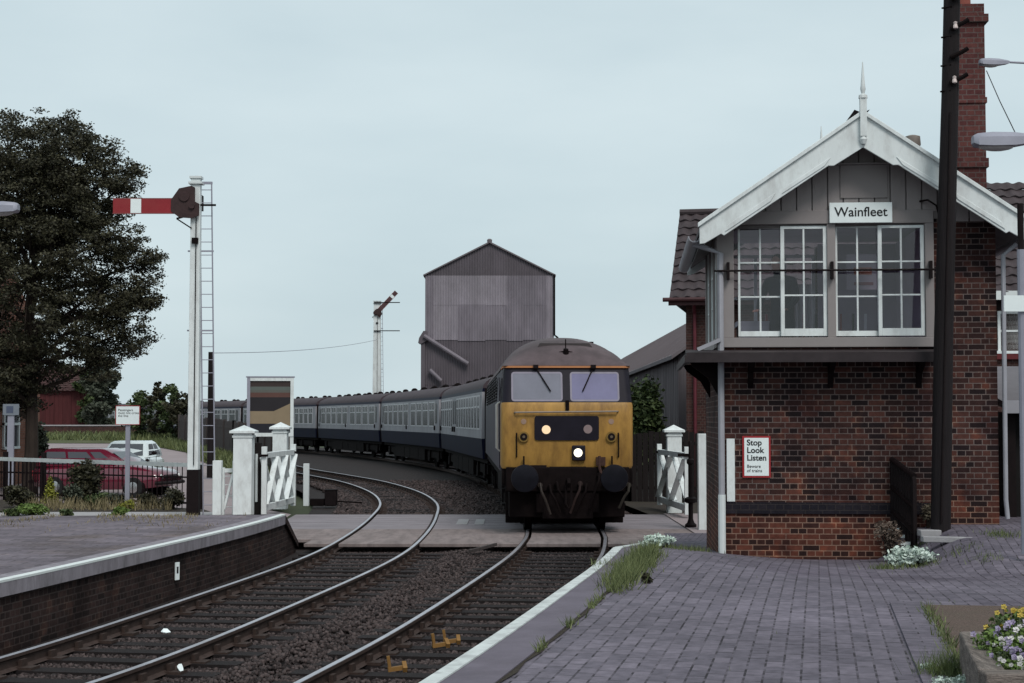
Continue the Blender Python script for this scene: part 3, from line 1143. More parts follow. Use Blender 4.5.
# canopy ledge over the lower storey and its brackets
m = MB()
m.extr([(-.4, 3.06), (-.4, 3.12), (0, 3.17), (0, 3.09)], -.44, 2.84, 'yz')
m.box(-.46, 2.84, -.42, -.385, 2.99, 3.08)
m.add([(-.44, -.4, 3.12), (-.0, -.0, 3.17), (0, 3.2, 3.17), (-.44, 3.2, 3.12), (-.44, -.4, 3.07), (0, 0, 3.11), (0, 3.2, 3.11), (-.44, 3.2, 3.07)],
      [(0, 1, 2, 3), (7, 6, 5, 4), (0, 3, 7, 4)])
m.box(-.46, -.42, -.385, 3.2, 2.99, 3.08)
m.build('canopy', mat('dark_brown_timber', (.03, .023, .025), .6, .3, 4), SB)
for q in (.42, 1.47, 2.62):
    m = MB()
    m.extr([(-.36, 3.05), (-.30, 2.95), (-.1, 2.86), (-.0, 2.66), (0, 3.09)], q-.035, q+.035, 'yz')
    m.build('canopy_bracket', DARKMETAL, SB)
m = MB()
m.extr([(-.4, 3.05), (-.34, 2.95), (-.14, 2.8), (0, 2.55), (0, 3.05)], .04, .1, 'xz')
m.build('canopy_bracket', DARKMETAL, SB)
m = MB()
m.extr([(-.4, 3.05), (-.34, 2.95), (-.14, 2.8), (0, 2.55), (0, 3.05)], 2.3, 2.36, 'xz')
m.build('canopy_bracket', DARKMETAL, SB)
# roof
m = MB()
hw = 2.13
for sg in (-1, 1):
    m.loft([[(AX, y, AZ-.03), (AX+sg*hw, y, AZ-.03-SLP*hw), (AX+sg*hw, y, AZ-.1-SLP*hw), (AX, y, AZ-.1)] for y in (-.40, SD+.4)])
m.build('roof', TILE, SB)
m = MB()
for sg in (-1, 1):
    k = 0
    d = .1
    while d < hw+.05:
        m.loft([[(AX+sg*(d-.2), y, AZ-.02-SLP*(d-.2)), (AX+sg*d, y, AZ+.03-SLP*d), (AX+sg*d, y, AZ-.005-SLP*d)] for y in (-.38, SD+.38)])
        d += .21
m.tube([(AX, -.4, AZ-.02), (AX, SD+.4, AZ-.02)], .06, 8)
m.build('tile_course', TILE, SB)
def barge(y):
    for sg in (-1, 1):
        m = MB()
        def P(d, dz): return (AX+sg*d, AZ-SLP*d+dz)
        m.extr([P(0, 0), P(hw, 0), P(hw, -.26), P(hw-.07, -.30), P(hw-.28, -.32), P(hw-.32, -.37), P(.45, -.39), P(.38, -.44), P(0, -.46)], y, y+.035)
        m.extr([P(0, .03), P(hw+.02, .03), P(hw+.02, -.03), P(0, -.03)], y-.035, y+.03)
        m.extr([P(.5, -.36), P(.42, -.30), P(1.0, -.28), P(1.06, -.34)], y-.012, y-.001)
        m.extr([P(1.2, -.34), P(1.14, -.27), P(1.75, -.26), P(1.8, -.33)], y-.012, y-.001)
        m.build('bargeboard', WHITE2, SB, bevel=.006)
    m = MB()
    m.lathe([(.03, -.42), (.05, -.36), (.03, -.30)], (AX, y-.02, AZ), 10)
    m.beam((AX, y-.02, AZ-.32), (AX, y-.02, AZ+.18), .085, .085, (0, 1, 0))
    m.lathe([(.06, .18), (.055, .22), (.02, .24), (.035, .3), (.028, .36), (.006, .66)], (AX, y-.02, AZ), 10)
    m.build('finial', WHITE2, SB)
barge(-.44)
barge(SD+.41)
m = MB()
for sg in (-1, 1):                  # plain grey soffit boards under the overhang
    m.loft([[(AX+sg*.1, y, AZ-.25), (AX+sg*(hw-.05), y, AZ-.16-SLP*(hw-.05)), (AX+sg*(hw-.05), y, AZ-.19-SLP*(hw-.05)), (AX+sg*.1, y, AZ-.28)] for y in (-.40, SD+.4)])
m.build('soffit', mat('grey_soffit', (.14, .13, .13), .8, .2, 3), SB)
for sg in (-1, 1):
    m = MB()
    x = AX+sg*(hw+.06)
    z = AZ-SLP*hw-.14
    m.loft([[(x+.085*math.cos(a), y, z+.085*math.sin(a)) for a in [math.pi+k*math.pi/8 for k in range(9)]]+[(x+.07*math.cos(a), y, z+.07*math.sin(a)) for a in [2*math.pi-k*math.pi/8 for k in range(9)]] for y in (-.3, SD+.35)])
    m.build('gutter', GREYPAINT, SB)
m = MB()
m.tube([(-.32, .05, 4.6), (-.2, .0, 4.55), (.03, -.06, 4.45), (.03, -.06, 1.0)], .042, 10)
m.build('downpipe', GREYPAINT, SB)
MB().tube([(.03, -.06, 1.25), (.03, -.06, .3)], .05, 10).build('downpipe', WHITE, SB)
m = MB()
m.tube([(3.9, -.05, 4.55), (3.72, -.07, 4.4), (3.71, -.07, 1.2), (3.73, -.07, .95)], .03, 10)
m.build('downpipe', GREYPAINT, SB)
MB().beam((-.28, -.08, 3.17), (.02, -.08, 3.3), .09, .05).build('pipe_bracket', GREYPAINT, SB)
MB().box(.10, .205, -.03, -.003, 1.16, 1.99).build('white_marker_strip', WHITE2, SB)
# warning sign
wsn = thing('warning_sign', 'white warning notice with red border reading Stop Look Listen on brick wall', 'sign', (2.75+.49, 21.3-.04, 1.75), -.075)
MB().box(-.185, .185, -.02, -.004, -.275, .275).build('board', SIGNRED, wsn)
MB().box(-.16, .16, -.024, -.0205, -.25, .25).build('panel', SIGNWHITE, wsn)
text('Stop\nLook\nListen', .108, INK, wsn, (-.128, -.026, .085), align='LEFT', line=.93, off=.002)
text('Beware\nof trains', .06, INK, wsn, (-.128, -.026, -.155), align='LEFT', line=.95)
# chimney on the right flank
m = MB()
cx0, cx1, cy0, cy1 = 3.53, 3.92, 1.75, 2.4
m.box(cx0, cx1, cy0, cy1, 4.0, 7.95)
m.box(cx0-.03, cx1+.03, cy0-.03, cy1+.03, 5.85, 5.98)
m.box(cx0-.02, cx1+.02, cy0-.02, cy1+.02, 6.78, 6.86)
m.box(cx0-.05, cx1+.05, cy0-.05, cy1+.05, 7.95, 8.06)
m.box(cx0-.0, cx1+.0, cy0-.0, cy1+.0, 8.062, 8.22)
ch = m.build('chimney', CHIMBRICK, SB)
MB().lathe([(.15, 8.22), (.13, 8.3), (.115, 8.7), (.14, 8.75), (.14, 8.82), (.1, 8.82)], ((cx0+cx1)/2-.05, 2.1, 0), 14).build('chimney_pot', mat('terracotta_red', (.2, .06, .045), .8, .15, 5), ch)
m = MB()
m.lathe([(.085, 5.2), (.08, 6.22), (.1, 6.24), (.12, 6.28), (.11, 6.4), (.05, 6.42)], (2.98, 2.3, 0), 14)
m.build('flue_pot', mat('buff_stone_pot', (.23, .2, .18), .8, .2, 6), SB)
# things inside the box: instrument shelf, lever frame, notice
t = thing('lever_frame', 'row of signal levers standing inside behind the box windows', 'lever frame', (2.75+1.0, 21.3+2.3, 2.74), -.06)
for k in range(9):
    m = MB()
    m.beam((.18*k, 0, 0), (.18*k, -.12, 1.05), .03, .05)
    m.build('lever', [ARMRED, BLACK, SIGNWHITE][k % 3], t)
MB().box(-.15, 1.7, -.25, .25, 0, .15).build('frame_base', DARKMETAL, t)
t = thing('wall_notice', 'cream notice with an orange band seen through the right hand window', 'notice', (2.75+1.98, 21.3+.3, 4.22), -.06)
MB().box(-.2, .22, 0, .01, -.22, .26).build('card', mat('card_grey', (.28, .26, .28), .8, .05, 4), t)
MB().box(-.1, .14, -.006, -.002, -.02, .08).build('printed_band', mat('card_orange', (.3, .12, .08), .8, .05, 4), t)
MB().box(-.1, .16, -.006, -.002, -.16, -.12).build('printed_band', mat('card_brown', (.15, .06, .07), .8, .05, 4), t)
t = thing('desk', 'pale desk standing inside the box behind the left window', 'desk', (2.75+.75, 21.3+1.15, 2.74), -.06)
MB().box(-.35, .35, -.25, .25, .8, .87).build('desk_top', mat('pale_desk', (.4, .4, .42), .6, .08, 3), t)
for sx in (-.3, .3):
    for sy in (-.2, .2): MB().box(sx-.025, sx+.025, sy-.025, sy+.025, 0, .8).build('leg', WOODOLD, t)
MB().box(-.33, .33, -.26, -.24, .55, .8).build('modesty_panel', mat('pale_panel', (.45, .45, .47), .6, .08, 3), t)
t = thing('pale_pane', 'pale sheet standing in for a bright back window pane of the signal box', 'pale_pane', (2.75+1.55, 21.3+3.0, 3.45), -.075)  # pale sheet added to stand in for a bright window pane
m = MB()
m.grid(lambda u, v: (.26*u, .02*math.sin(u*25), .85*v), 24, 2)
m.build('pale_sheet', CURTAIN, t)


def skin_body(name, joints, edges, parent, mt, root=0):
    me = bpy.data.meshes.new(name)
    me.from_pydata([j[0] for j in joints], edges, [])
    o_ = bpy.data.objects.new(name, me)
    C.objects.link(o_)
    sk = o_.modifiers.new('skin', 'SKIN')
    sk.use_smooth_shade = True
    for i, j in enumerate(joints):
        d = me.skin_vertices[0].data[i]
        d.radius = (j[1], j[1]) if not isinstance(j[1], tuple) else j[1]
        d.use_root = i == root
    sb_ = o_.modifiers.new('sub', 'SUBSURF')
    sb_.levels = sb_.render_levels = 2
    bpy.context.view_layer.update()
    m2 = bpy.data.meshes.new_from_object(o_.evaluated_get(bpy.context.evaluated_depsgraph_get()))
    bpy.data.objects.remove(o_)
    m2.materials.clear()
    m2.materials.append(mt)
    o_ = bpy.data.objects.new(name, m2)
    C.objects.link(o_)
    o_.parent = parent
    return o_


P_ = thing('person', 'person in dark clothes leaning over inside the signal box window', 'person', (2.75+.98, 21.3+.75, 2.74), 2.6)
J = [((0, 0, .93), .13), ((0, .02, 1.12), .13), ((0, .07, 1.34), (.17, .12)), ((0, .11, 1.47), .065), ((0, .15, 1.55), .075), ((0, .165, 1.66), .09),
     ((.19, .06, 1.40), .07), ((.26, .14, 1.13), .05), ((.2, .36, 1.0), .036), ((-.19, .06, 1.40), .07), ((-.26, .14, 1.13), .05), ((-.2, .36, 1.0), .036),
     ((.1, 0, .88), .1), ((.11, .03, .48), .065), ((.11, -.02, .08), .045), ((.11, .12, .04), .04), ((-.1, 0, .88), .1), ((-.11, .03, .48), .065), ((-.11, -.02, .08), .045), ((-.11, .12, .04), .04)]
E_ = [(0, 1), (1, 2), (2, 3), (3, 4), (4, 5), (2, 6), (6, 7), (7, 8), (2, 9), (9, 10), (10, 11), (0, 12), (12, 13), (13, 14), (14, 15), (0, 16), (16, 17), (17, 18), (18, 19)]
skin_body('body', J, E_, P_, CLOTH)
m = MB()
m.sphere((0, .175, 1.645), (.078, .098, .115), 16, 12)
m.lathe([(.02, -.02), (.012, .02)], (0, .275, 1.64), 6)
for sx in (-1, 1):
    m.sphere((sx*.08, .165, 1.645), (.012, .025, .035), 6, 5)
m.build('face', SKIN, P_)
m = MB()
m.sphere((0, .15, 1.68), (.086, .1, .1), 14, 10)
m.build('hair', mat('brown_hair', (.03, .02, .015), .8, .2, 20), P_)
for sx in (-1, 1):
    m = MB()
    m.sphere((sx*.2, .385, .99), (.04, .05, .018), 10, 6)
    for k in range(4):
        x = sx*.2+(k-1.5)*.02
        m.tube([(x, .42, .99), (x, .47, .985), (x, .495+.01*(k in (1, 2)), .965)], [.0095, .0085, .006], 6)
    m.tube([(sx*.165, .37, .985), (sx*.14, .405, .975), (sx*.14, .43, .965)], [.011, .009, .007], 6)
    m.build('hand', SKIN, P_)

# ------------------------------------------------------------------ telegraph pole, railing, steps, planter, lamps
t = thing('telegraph_pole', 'tall tarred timber pole standing against the front of the signal box', 'pole', (px(938, 20.3), 20.3, .85))
m = MB()
m.tube([(0, 0, -.3), (.08, 0, 2.5), (.2, 0, 5.5), (.32, 0, 9.2)], [.125, .12, .108, .095], 14)
m.build('pole', POLEWOOD, t)
for k, z in enumerate((5.72, 6.05, 6.42, 6.8, 7.05)):
    m = MB()
    x = .03*z+.03
    m.tube([(x-.03, -.12, z-.05), (x+.12, -.15, z+.02), (x+.18, -.15, z+.06)], [.03, .028, .03], 7)
    m.tube([(x-.13, -.02, z-.14), (x-.02, -.1, z-.14)], .012, 6)
    o = m.build('step_iron', DARKMETAL, t)
    if k in (0, 2, 3, 4): MB().lathe([(.012, 0), (.035, .01), (.03, .05), (.022, .06), (.025, .09), (.008, .1)], (x+.02, -.14, z-.06), 9).build('insulator', mat('glazed_cream', (.5, .42, .4), .3, .05, 4), o)
MB().tube([(-.02, -.13, .1), (.17, -.12, 5.3)], .012, 5).build('cable', BLACK, t)

t = thing('railing', 'short black spiked railing beside the steps at the foot of the wall', 'railing', (0, 0, 0))
A, B_ = Vector((px(891, 21.1), 21.1, 0)), Vector((px(913, 20.35), 20.35, 0))
zt0, zt1, zb = 1.72, 1.53, .55
m = MB()
m.tube([(B_.x, B_.y, .45), (B_.x, B_.y, zt1-.05), (B_.x-.01, B_.y+.05, zt1+.02)], .03, 8)
m.build('post', BLACK, t)
m = MB()
m.tube([(A.x, A.y, .5), (A.x, A.y, zt0)], .028, 8)
m.build('post', BLACK, t)
for dz in (0, .36, .66):
    m = MB()
    p, q = Vector((A.x, A.y, zt0-dz)), Vector((B_.x, B_.y, zt1-dz*1.08))
    m.tube([p, q], .036, 8)
    for k in range(9):
        c = p.lerp(q, (k+.5)/9)
        m.tube([c+Vector((0, 0, -.03)), c+Vector((0, 0, .05))], [.03, .01], 5)
    m.build('rail', BLACK, t)
for k in range(7):
    c0 = A.lerp(B_, (k+1)/8)
    MB().tube([(c0.x, c0.y, .6), (c0.x, c0.y, 1.69-.02*k)], .02, 6).build('bar', BLACK, t)

t = thing('steps', 'low stone steps with white painted edges at the corner of the brick wall', 'steps', (0, 0, 0))
for k in range(4):
    y1, z = 21.05-.2*k, .83-.075*k
    x0 = px(885+5*k, y1)
    MB().box(x0, x0+.75-.05*k, y1-.19, y1, z-.3, z).build('step', COPING, t, bevel=.008)
    MB().box(x0-.004, x0+.16, y1-.197, y1-.1, z-.03, z+.004).build('painted_edge', WHITE, t)
sl_ = MB()
sl_.box(0, .26, -.1, .1, -.05, .03)
o = sl_.build('stone_slab', CONCRETE, bevel=.01)
o.location = (px(917, 20.2), 20.2, .83)
tag(o, 'pale stone slab lying on the ground beside the black railing', 'slab')
sl_ = MB()
sl_.extr([(0, .12), (.62, -.1), (.55, -.16), (0, -.02)], -.05, .02, 'xy')
o = sl_.build('stone_slab', CONCRETE, bevel=.008)
o.location = (px(921, 19.6), 19.6, .80)
tag(o, 'long pointed pale slab lying in front of the telegraph pole', 'slab')
# gravel bed and its brick border
b = MB()
b.add([(3.2, 12.5, .812), (7, 11.9, .812), (7, 5, .812), (1.78, 5, .812)], [(0, 1, 2, 3)])
struct(b.build('gravel_bed', GRAVEL))
b = MB()
b.loft([[(3.2-.305*.0-((12.5-y)*.189)-.26, y, .8), (3.2-((12.5-y)*.189)-.005, y, .8), (3.2-((12.5-y)*.189)-.005, y, .816), (3.2-((12.5-y)*.189)-.26, y, .816)] for y in (5, 7, 9, 11, 12.7)])
struct(b.build('paving_border', brick('border_paver', (.105, .093, .115), (.14, .122, .15), (.025, .02, .025), bw=.26, rh=.118, ms=.006, squash=1, plane='floor', rot=R(10.8), patch=(.75, .72, .75), pscale=.6, rough=.75, mfade=(.115, .1, .122))))
PL = thing('planter', 'weathered wooden sleeper planter holding pansies on the gravel bed', 'planter', (2.22, 7.55, .81))
m = MB()
m.box(.0, 2.2, 0, .13, 0, .25)
m.build('plank', WOODOLD, PL, bevel=.012)
m = MB()
m.add([(-.0, .135, 0), (.13, .135, 0), (.42, 1.5, 0), (.29, 1.5, 0), (0, .135, .25), (.13, .135, .25), (.42, 1.5, .25), (.29, 1.5, .25)],
      [(0, 3, 2, 1), (4, 5, 6, 7), (0, 1, 5, 4), (1, 2, 6, 5), (2, 3, 7, 6), (3, 0, 4, 7)])
m.build('plank', WOODOLDY, PL, bevel=.012)
m = MB()
m.box(.43, 2.2, 1.4, 1.52, 0, .25)
m.build('plank', WOODOLD, PL, bevel=.012)
m = MB()
m.grid(lambda u, v: (.12+.28*v+u*1.9, .13+1.28*v, .19+.03*math.sin(9*u+5*v)), 10, 10)
m.build('soil', SOIL, PL)


def pansy(x, y, z, hgt, r, pm, label, seed):
    rd = random.Random(seed)
    t_ = thing('pansy_plant', label, 'plant', (x, y, z), 0, 'pansies in the planter')
    v, f = leaves([(0, 0, hgt*.45), (r*.4, 0, hgt*.6), (-r*.4, 0, hgt*.55)], [(r, r, hgt*.55), (r*.6, r*.6, hgt*.45), (r*.6, r*.6, hgt*.45)], 900, .013)
    v[:, 2] = np.maximum(v[:, 2], 0)
    npmesh('foliage', v, f, LEAFBRIGHT if seed % 3 else LEAFMID, t_)
    for k in range(13):
        a, d = rd.uniform(0, 6.28), rd.uniform(0, r*1.1)
        c = Vector((math.cos(a)*d, math.sin(a)*d, hgt*rd.uniform(.55, 1.08)))
        m_ = MB()
        R_ = rd.uniform(.008, .0135)
        tl = rd.uniform(-.5, .5)
        for q in range(5):
            an = q*2*math.pi/5+rd.uniform(-.1, .1)
            cc = c+Vector((math.cos(an)*R_*.7, -.01+tl*.01, math.sin(an)*R_*.7))
            pts = [cc+Vector((math.cos(w)*R_*.62, .004*math.sin(3*w)+tl*R_*math.sin(w), math.sin(w)*R_*.62)) for w in [j*math.pi/4 for j in range(8)]]
            m_.poly(pts)
        o_ = m_.build('flower', pm, t_, smooth=0, fix=False)
        MB().tube([(c.x*.6, c.y*.6, 0), tuple(c)], .0022, 4).build('stem', LEAFMID, t_)
plist = [(2.66, 8.62, PETALY, 'yellow pansy plant at the back of the planter', .2), (2.72, 8.75, PETALY, 'yellow pansy plant at the back right edge of the planter', .22),
         (2.52, 8.35, PETALV, 'violet pansy plant at the left inner edge of the planter', .17), (2.61, 8.42, PETALV, 'violet pansy plant just in front of the yellow pansies', .2),
         (2.52, 8.12, PETALW, 'white pansy plant in the middle of the planter', .14), (2.63, 8.25, PETALW, 'white pansy plant at the right edge of the photo', .19),
         (2.5, 7.95, PETALV, 'pale violet pansy plant near the front plank', .12), (2.58, 8.03, PETALV, 'violet pansy plant in the right front of the planter', .15),
         (2.45, 7.8, PETALW, 'small white pansy plant in the front corner of the planter', .09)]
for k, (x, y, pm, lb, h) in enumerate(plist): pansy(x, y, 1.0, h, .13, pm, lb, k)


def lamp(loc, rzz, label, plen=.75, ph=4.75):
    t_ = thing('street_lamp', label, 'lamp', loc, rzz, 'platform street lamps')
    m_ = MB()
    secs_ = []
    for x, w, h0, h1 in ((0, .05, -.03, .05), (.04, .1, -.06, .075), (.2, .13, -.07, .09), (.45, .12, -.06, .09), (.68, .07, -.02, .07), (.74, .04, .0, .06)):
        secs_.append([(x, -w, h0), (x, w, h0), (x, w*.95, (h0+h1)/2+.02), (x, w*.5, h1), (x, -w*.5, h1), (x, -w*.95, (h0+h1)/2+.02)])
    m_.loft(secs_)
    m_.build('lamp_head', GREYPOST, t_)
    m_ = MB()
    m_.sphere((.26, 0, -.06), (.2, .1, .055), 12, 8)
    m_.build('lamp_bowl', mat('milky_bowl', (.4, .38, .37), .25, .05, 4, spec=.5), t_)
    m_ = MB()
    m_.tube([(.72, 0, .03), (plen+.2, 0, .03), (plen+.42, 0, -.03), (plen+.5, 0, -.25), (plen+.5, 0, -ph)], [.025, .025, .03, .035, .06], 10)
    m_.build('lamp_post', GREYPOST, t_)
    return t_
lamp((px(976, 17.5), 17.5, pz(139, 17.5)), .05, 'grey street lamp head reaching in from the right, lower of two')
lamp((px(984, 20.4), 20.4, pz(59, 20.4)), .2, 'upper right street lamp in front of the brick chimney', plen=1.9, ph=11).scale = (.56, .56, .56)
lamp((px(16, 23), 23, pz(207, 23)), math.pi-.1, 'grey street lamp head at the left edge in front of the tree')
m = MB()
p, q = Vector((px(991, 20.4), 20.4, pz(68, 20.4))), Vector((px(1019, 17.5), 17.5, pz(131, 17.5)))
m.tube([p, p.lerp(q, .5)-Vector((0, 0, .02)), q], .006, 5)
tag(m.build('stay_wire', BLACK), 'thin wire running between the two right hand lamps', 'wire')
t = thing('sign_post', 'grey post carrying a small white sign at the right edge', 'post', (px(1023, 17.9), 17.9, .85))
MB().tube([(0, 0, -.1), (0, 0, 3.3)], .045, 10).build('post', GREYPOST, t)
MB().tube([(0, 0, 3.3), (0, 0, 3.82)], .035, 10).build('post_top', BLACK, t)
MB().box(-.22, .3, -.07, -.05, 2.6, 2.78).build('sign_board', SIGNWHITE, t)

# ------------------------------------------------------------------ white posts, gates and wicket by the crossing
def post(x, y, w, h, label, cap=True, d=None):
    t_ = thing('gate_post', label, 'post', (x, y, -.05), 0)
    m_ = MB()
    m_.box(-w/2, w/2, -w/2, w/2, 0, h-.1)
    m_.build('shaft', WHITE2, t_, bevel=.012)
    if cap:
        m_ = MB()
        c = w*.5+.075
        m_.extr([(-w/2-.02, -w/2-.02), (w/2+.02, -w/2-.02), (w/2+.02, w/2+.02), (-w/2-.02, w/2+.02)], h-.2, h-.15, 'xy')
        m_.box(-c, c, -c, c, h-.10, h-.05)
        m_.add([(-c, -c, h-.05), (c, -c, h-.05), (c, c, h-.05), (-c, c, h-.05), (0, 0, h+.08)], [(0, 1, 4), (1, 2, 4), (2, 3, 4), (3, 0, 4), (3, 2, 1, 0)])
        m_.build('cap', WHITE2, t_)
    return t_
post(px(244.5, 36.4), 36.4, .42, 2.08, 'large white gate post with pyramid cap, nearest on the left side')
MB_ = MB().box(-.26, -.2, -.03, .03, 1.66, 1.7)
post(px(281, 41), 41, .36, 2.14, 'white capped gate post behind the left lattice gate')
post(px(673.5, 39.2), 39.2, .35, 2.08, 'white capped gate post behind the right lattice gate')
t = post(px(702.5, 32.7), 32.7, .21, 2.1, 'plain white flat topped post beside the signal box corner', cap=False)
post(px(218.5, 36.4), 36.4, .2, 1.46, 'short white wicket post left of the large gate post', cap=False)
t = thing('marker_post', 'short plain white marker post beside the left track beyond the crossing', 'post', (px(307, 42.5), 42.5, -.05))
MB().box(-.075, .075, -.075, .075, 0, 1.12).build('shaft', WHITE, t, bevel=.01)
t = thing('hinge_post', 'dark timber hinge post beside the large white gate post', 'post', (px(258, 37), 37, -.05))
MB().box(-.1, .1, -.1, .1, 0, 1.75).build('shaft', PALING, t)
MB().cyl((0, -.12, .4), (0, -.12, 1.5), .03, n=8).build('hinge_rod', WHITE, t)


def gate(A, B, zb, zt, label, nx=3):
    A, B = Vector((A[0], A[1], 0)), Vector((B[0], B[1], 0))
    t_ = thing('crossing_gate', label, 'gate', (0, 0, 0), 0, 'white lattice crossing gates')
    d = (B-A)
    for P in (A, B):
        MB().beam(P+Vector((0, 0, zb-.1)), P+Vector((0, 0, zt+.14)), .12, .12, (0, 1, 0)).build('stile', WHITE2, t_, bevel=.008)
    for z, w in ((zt-.06, .13), (zb+.05, .15)):
        MB().beam(A+Vector((0, 0, z)), B+Vector((0, 0, z)), .09, w).build('rail', WHITE2, t_, bevel=.008)
    n = d.cross(Vector((0, 0, 1))).normalized()*.04
    for k in range(nx):
        a, c = A+d*k/nx, A+d*(k+1)/nx
        lo, hi = zb+.12, zt-.12
        MB().beam(a+Vector((0, 0, lo))+n, c+Vector((0, 0, hi))+n, .035, .13, tuple(n.normalized())).build('brace', WHITE2, t_)
        MB().beam(a+Vector((0, 0, hi))-n, c+Vector((0, 0, lo))-n, .035, .13, tuple(n.normalized())).build('brace', WHITE2, t_)
    m_ = MB()
    for P in (A, B):
        m_.beam(P+Vector((0, 0, zt-.06))-d.normalized()*.12, P+Vector((0, 0, zt-.06))+d.normalized()*.12, .125, .05)
    m_.build('strap', DARKMETAL, t_)
    return t_
gate((px(265, 36.6), 36.6), (px(294, 40.2), 40.2), .18, 1.48, 'white lattice crossing gate swung open on the left of the tracks')
gate((px(686.5, 36.4), 36.4), (px(659, 40.6), 40.6), .18, 1.48, 'white lattice crossing gate swung open on the right beyond the locomotive', 2)
t = thing('gate_stop', 'slender black iron post with collars in front of the right gate', 'post', (px(690, 33.4), 33.4, 0))
MB().lathe([(.12, 0), (.12, .06), (.075, .1), (.05, .18), (.05, 1.3), (.08, 1.33), (.08, 1.4), (.04, 1.43), (.04, 1.75), (.02, 1.8)], (0, 0, 0), 12).build('shaft', BLACK, t)
m = MB()
m.lathe([(.08, .5), (.13, .53), (.13, .6), (.08, .63)], (0, 0, 0), 12)
m.beam((0, 0, 1.5), (-.25, .1, 1.5), .04, .06)
m.build('collar', BLACK, t)
t = thing('wicket_gate', 'small white wicket gate with a diagonal brace by the gate post', 'gate', (0, 0, 0))
A, B_ = Vector((px(224, 36.5), 36.5, 0)), Vector((px(235, 36.6), 36.6, 0))
for P in (A, B_): MB().beam(P+Vector((0, 0, .05)), P+Vector((0, 0, 1.3 if P is B_ else 1.15)), .07, .07, (0, 1, 0)).build('stile', WHITE2, t)
MB().beam(A+Vector((0, 0, 1.08)), B_+Vector((0, 0, 1.08)), .05, .09).build('rail', WHITE2, t)
MB().beam(A+Vector((.03, 0, .2)), B_+Vector((-.03, 0, 1.0)), .05, .07, (0, 1, 0)).build('brace', WHITE2, t)
for z in (.25, .5, .75, .95): MB().tube([A+Vector((0, 0, z)), B_+Vector((0, 0, z))], .01, 5).build('wire', WHITE, t)

# framed board
FB = thing('display_board', 'tall white framed board with dark and tan printed bands behind the gate', 'board', (px(270.5, 45), 45, 0), .12)
w, z0, z1 = .56, 1.86, 3.32
MB().box(-w, w, .0, .02, z0, z1).build('back_panel', BLACK, FB)
for a in ((-w-.09, -w, z0-.1, z1+.09), (w, w+.09, z0-.1, z1+.09), (-w, w, z1, z1+.09), (-w, w, z0-.1, z0)):
    MB().box(a[0], a[1], -.04, .06, a[2], a[3]).build('frame', WHITE2 if a[0] != -w-.09 else GREYPOST, FB)
MB().box(-w-.12, w+.12, -.05, .07, z1+.093, z1+.13).build('frame', GREYPOST, FB)
bands = [(1.86, 2.12, (.018, .018, .024)), (2.12, 2.47, (.24, .185, .12)), (2.47, 2.86, (.022, .019, .022)), (2.86, 2.99, (.1, .05, .042)), (2.99, 3.06, (.1, .1, .09)), (3.06, 3.16, (.1, .115, .105)), (3.16, 3.32, (.045, .032, .03))]
for k, (a, c, col) in enumerate(bands):
    m = MB()
    if k == 1: m.add([(-w, -.004, a), (.12, -.004, a), (w, -.004, a-.14), (w, -.004, c+.22), (.1, -.004, c), (-w, -.004, c)], [(0, 1, 2, 3, 4, 5)])
    else: m.add([(-w, -.002, a), (w, -.002, a), (w, -.002, c), (-w, -.002, c)], [(0, 1, 2, 3)])
    m.build('printed_band', mat('print_%d' % k, col, .5, .06, 3), FB)
for sx in (-w-.04, w+.04): MB().box(sx-.05, sx+.05, -.02, .06, -.1, z0-.1).build('leg', WHITE, FB)

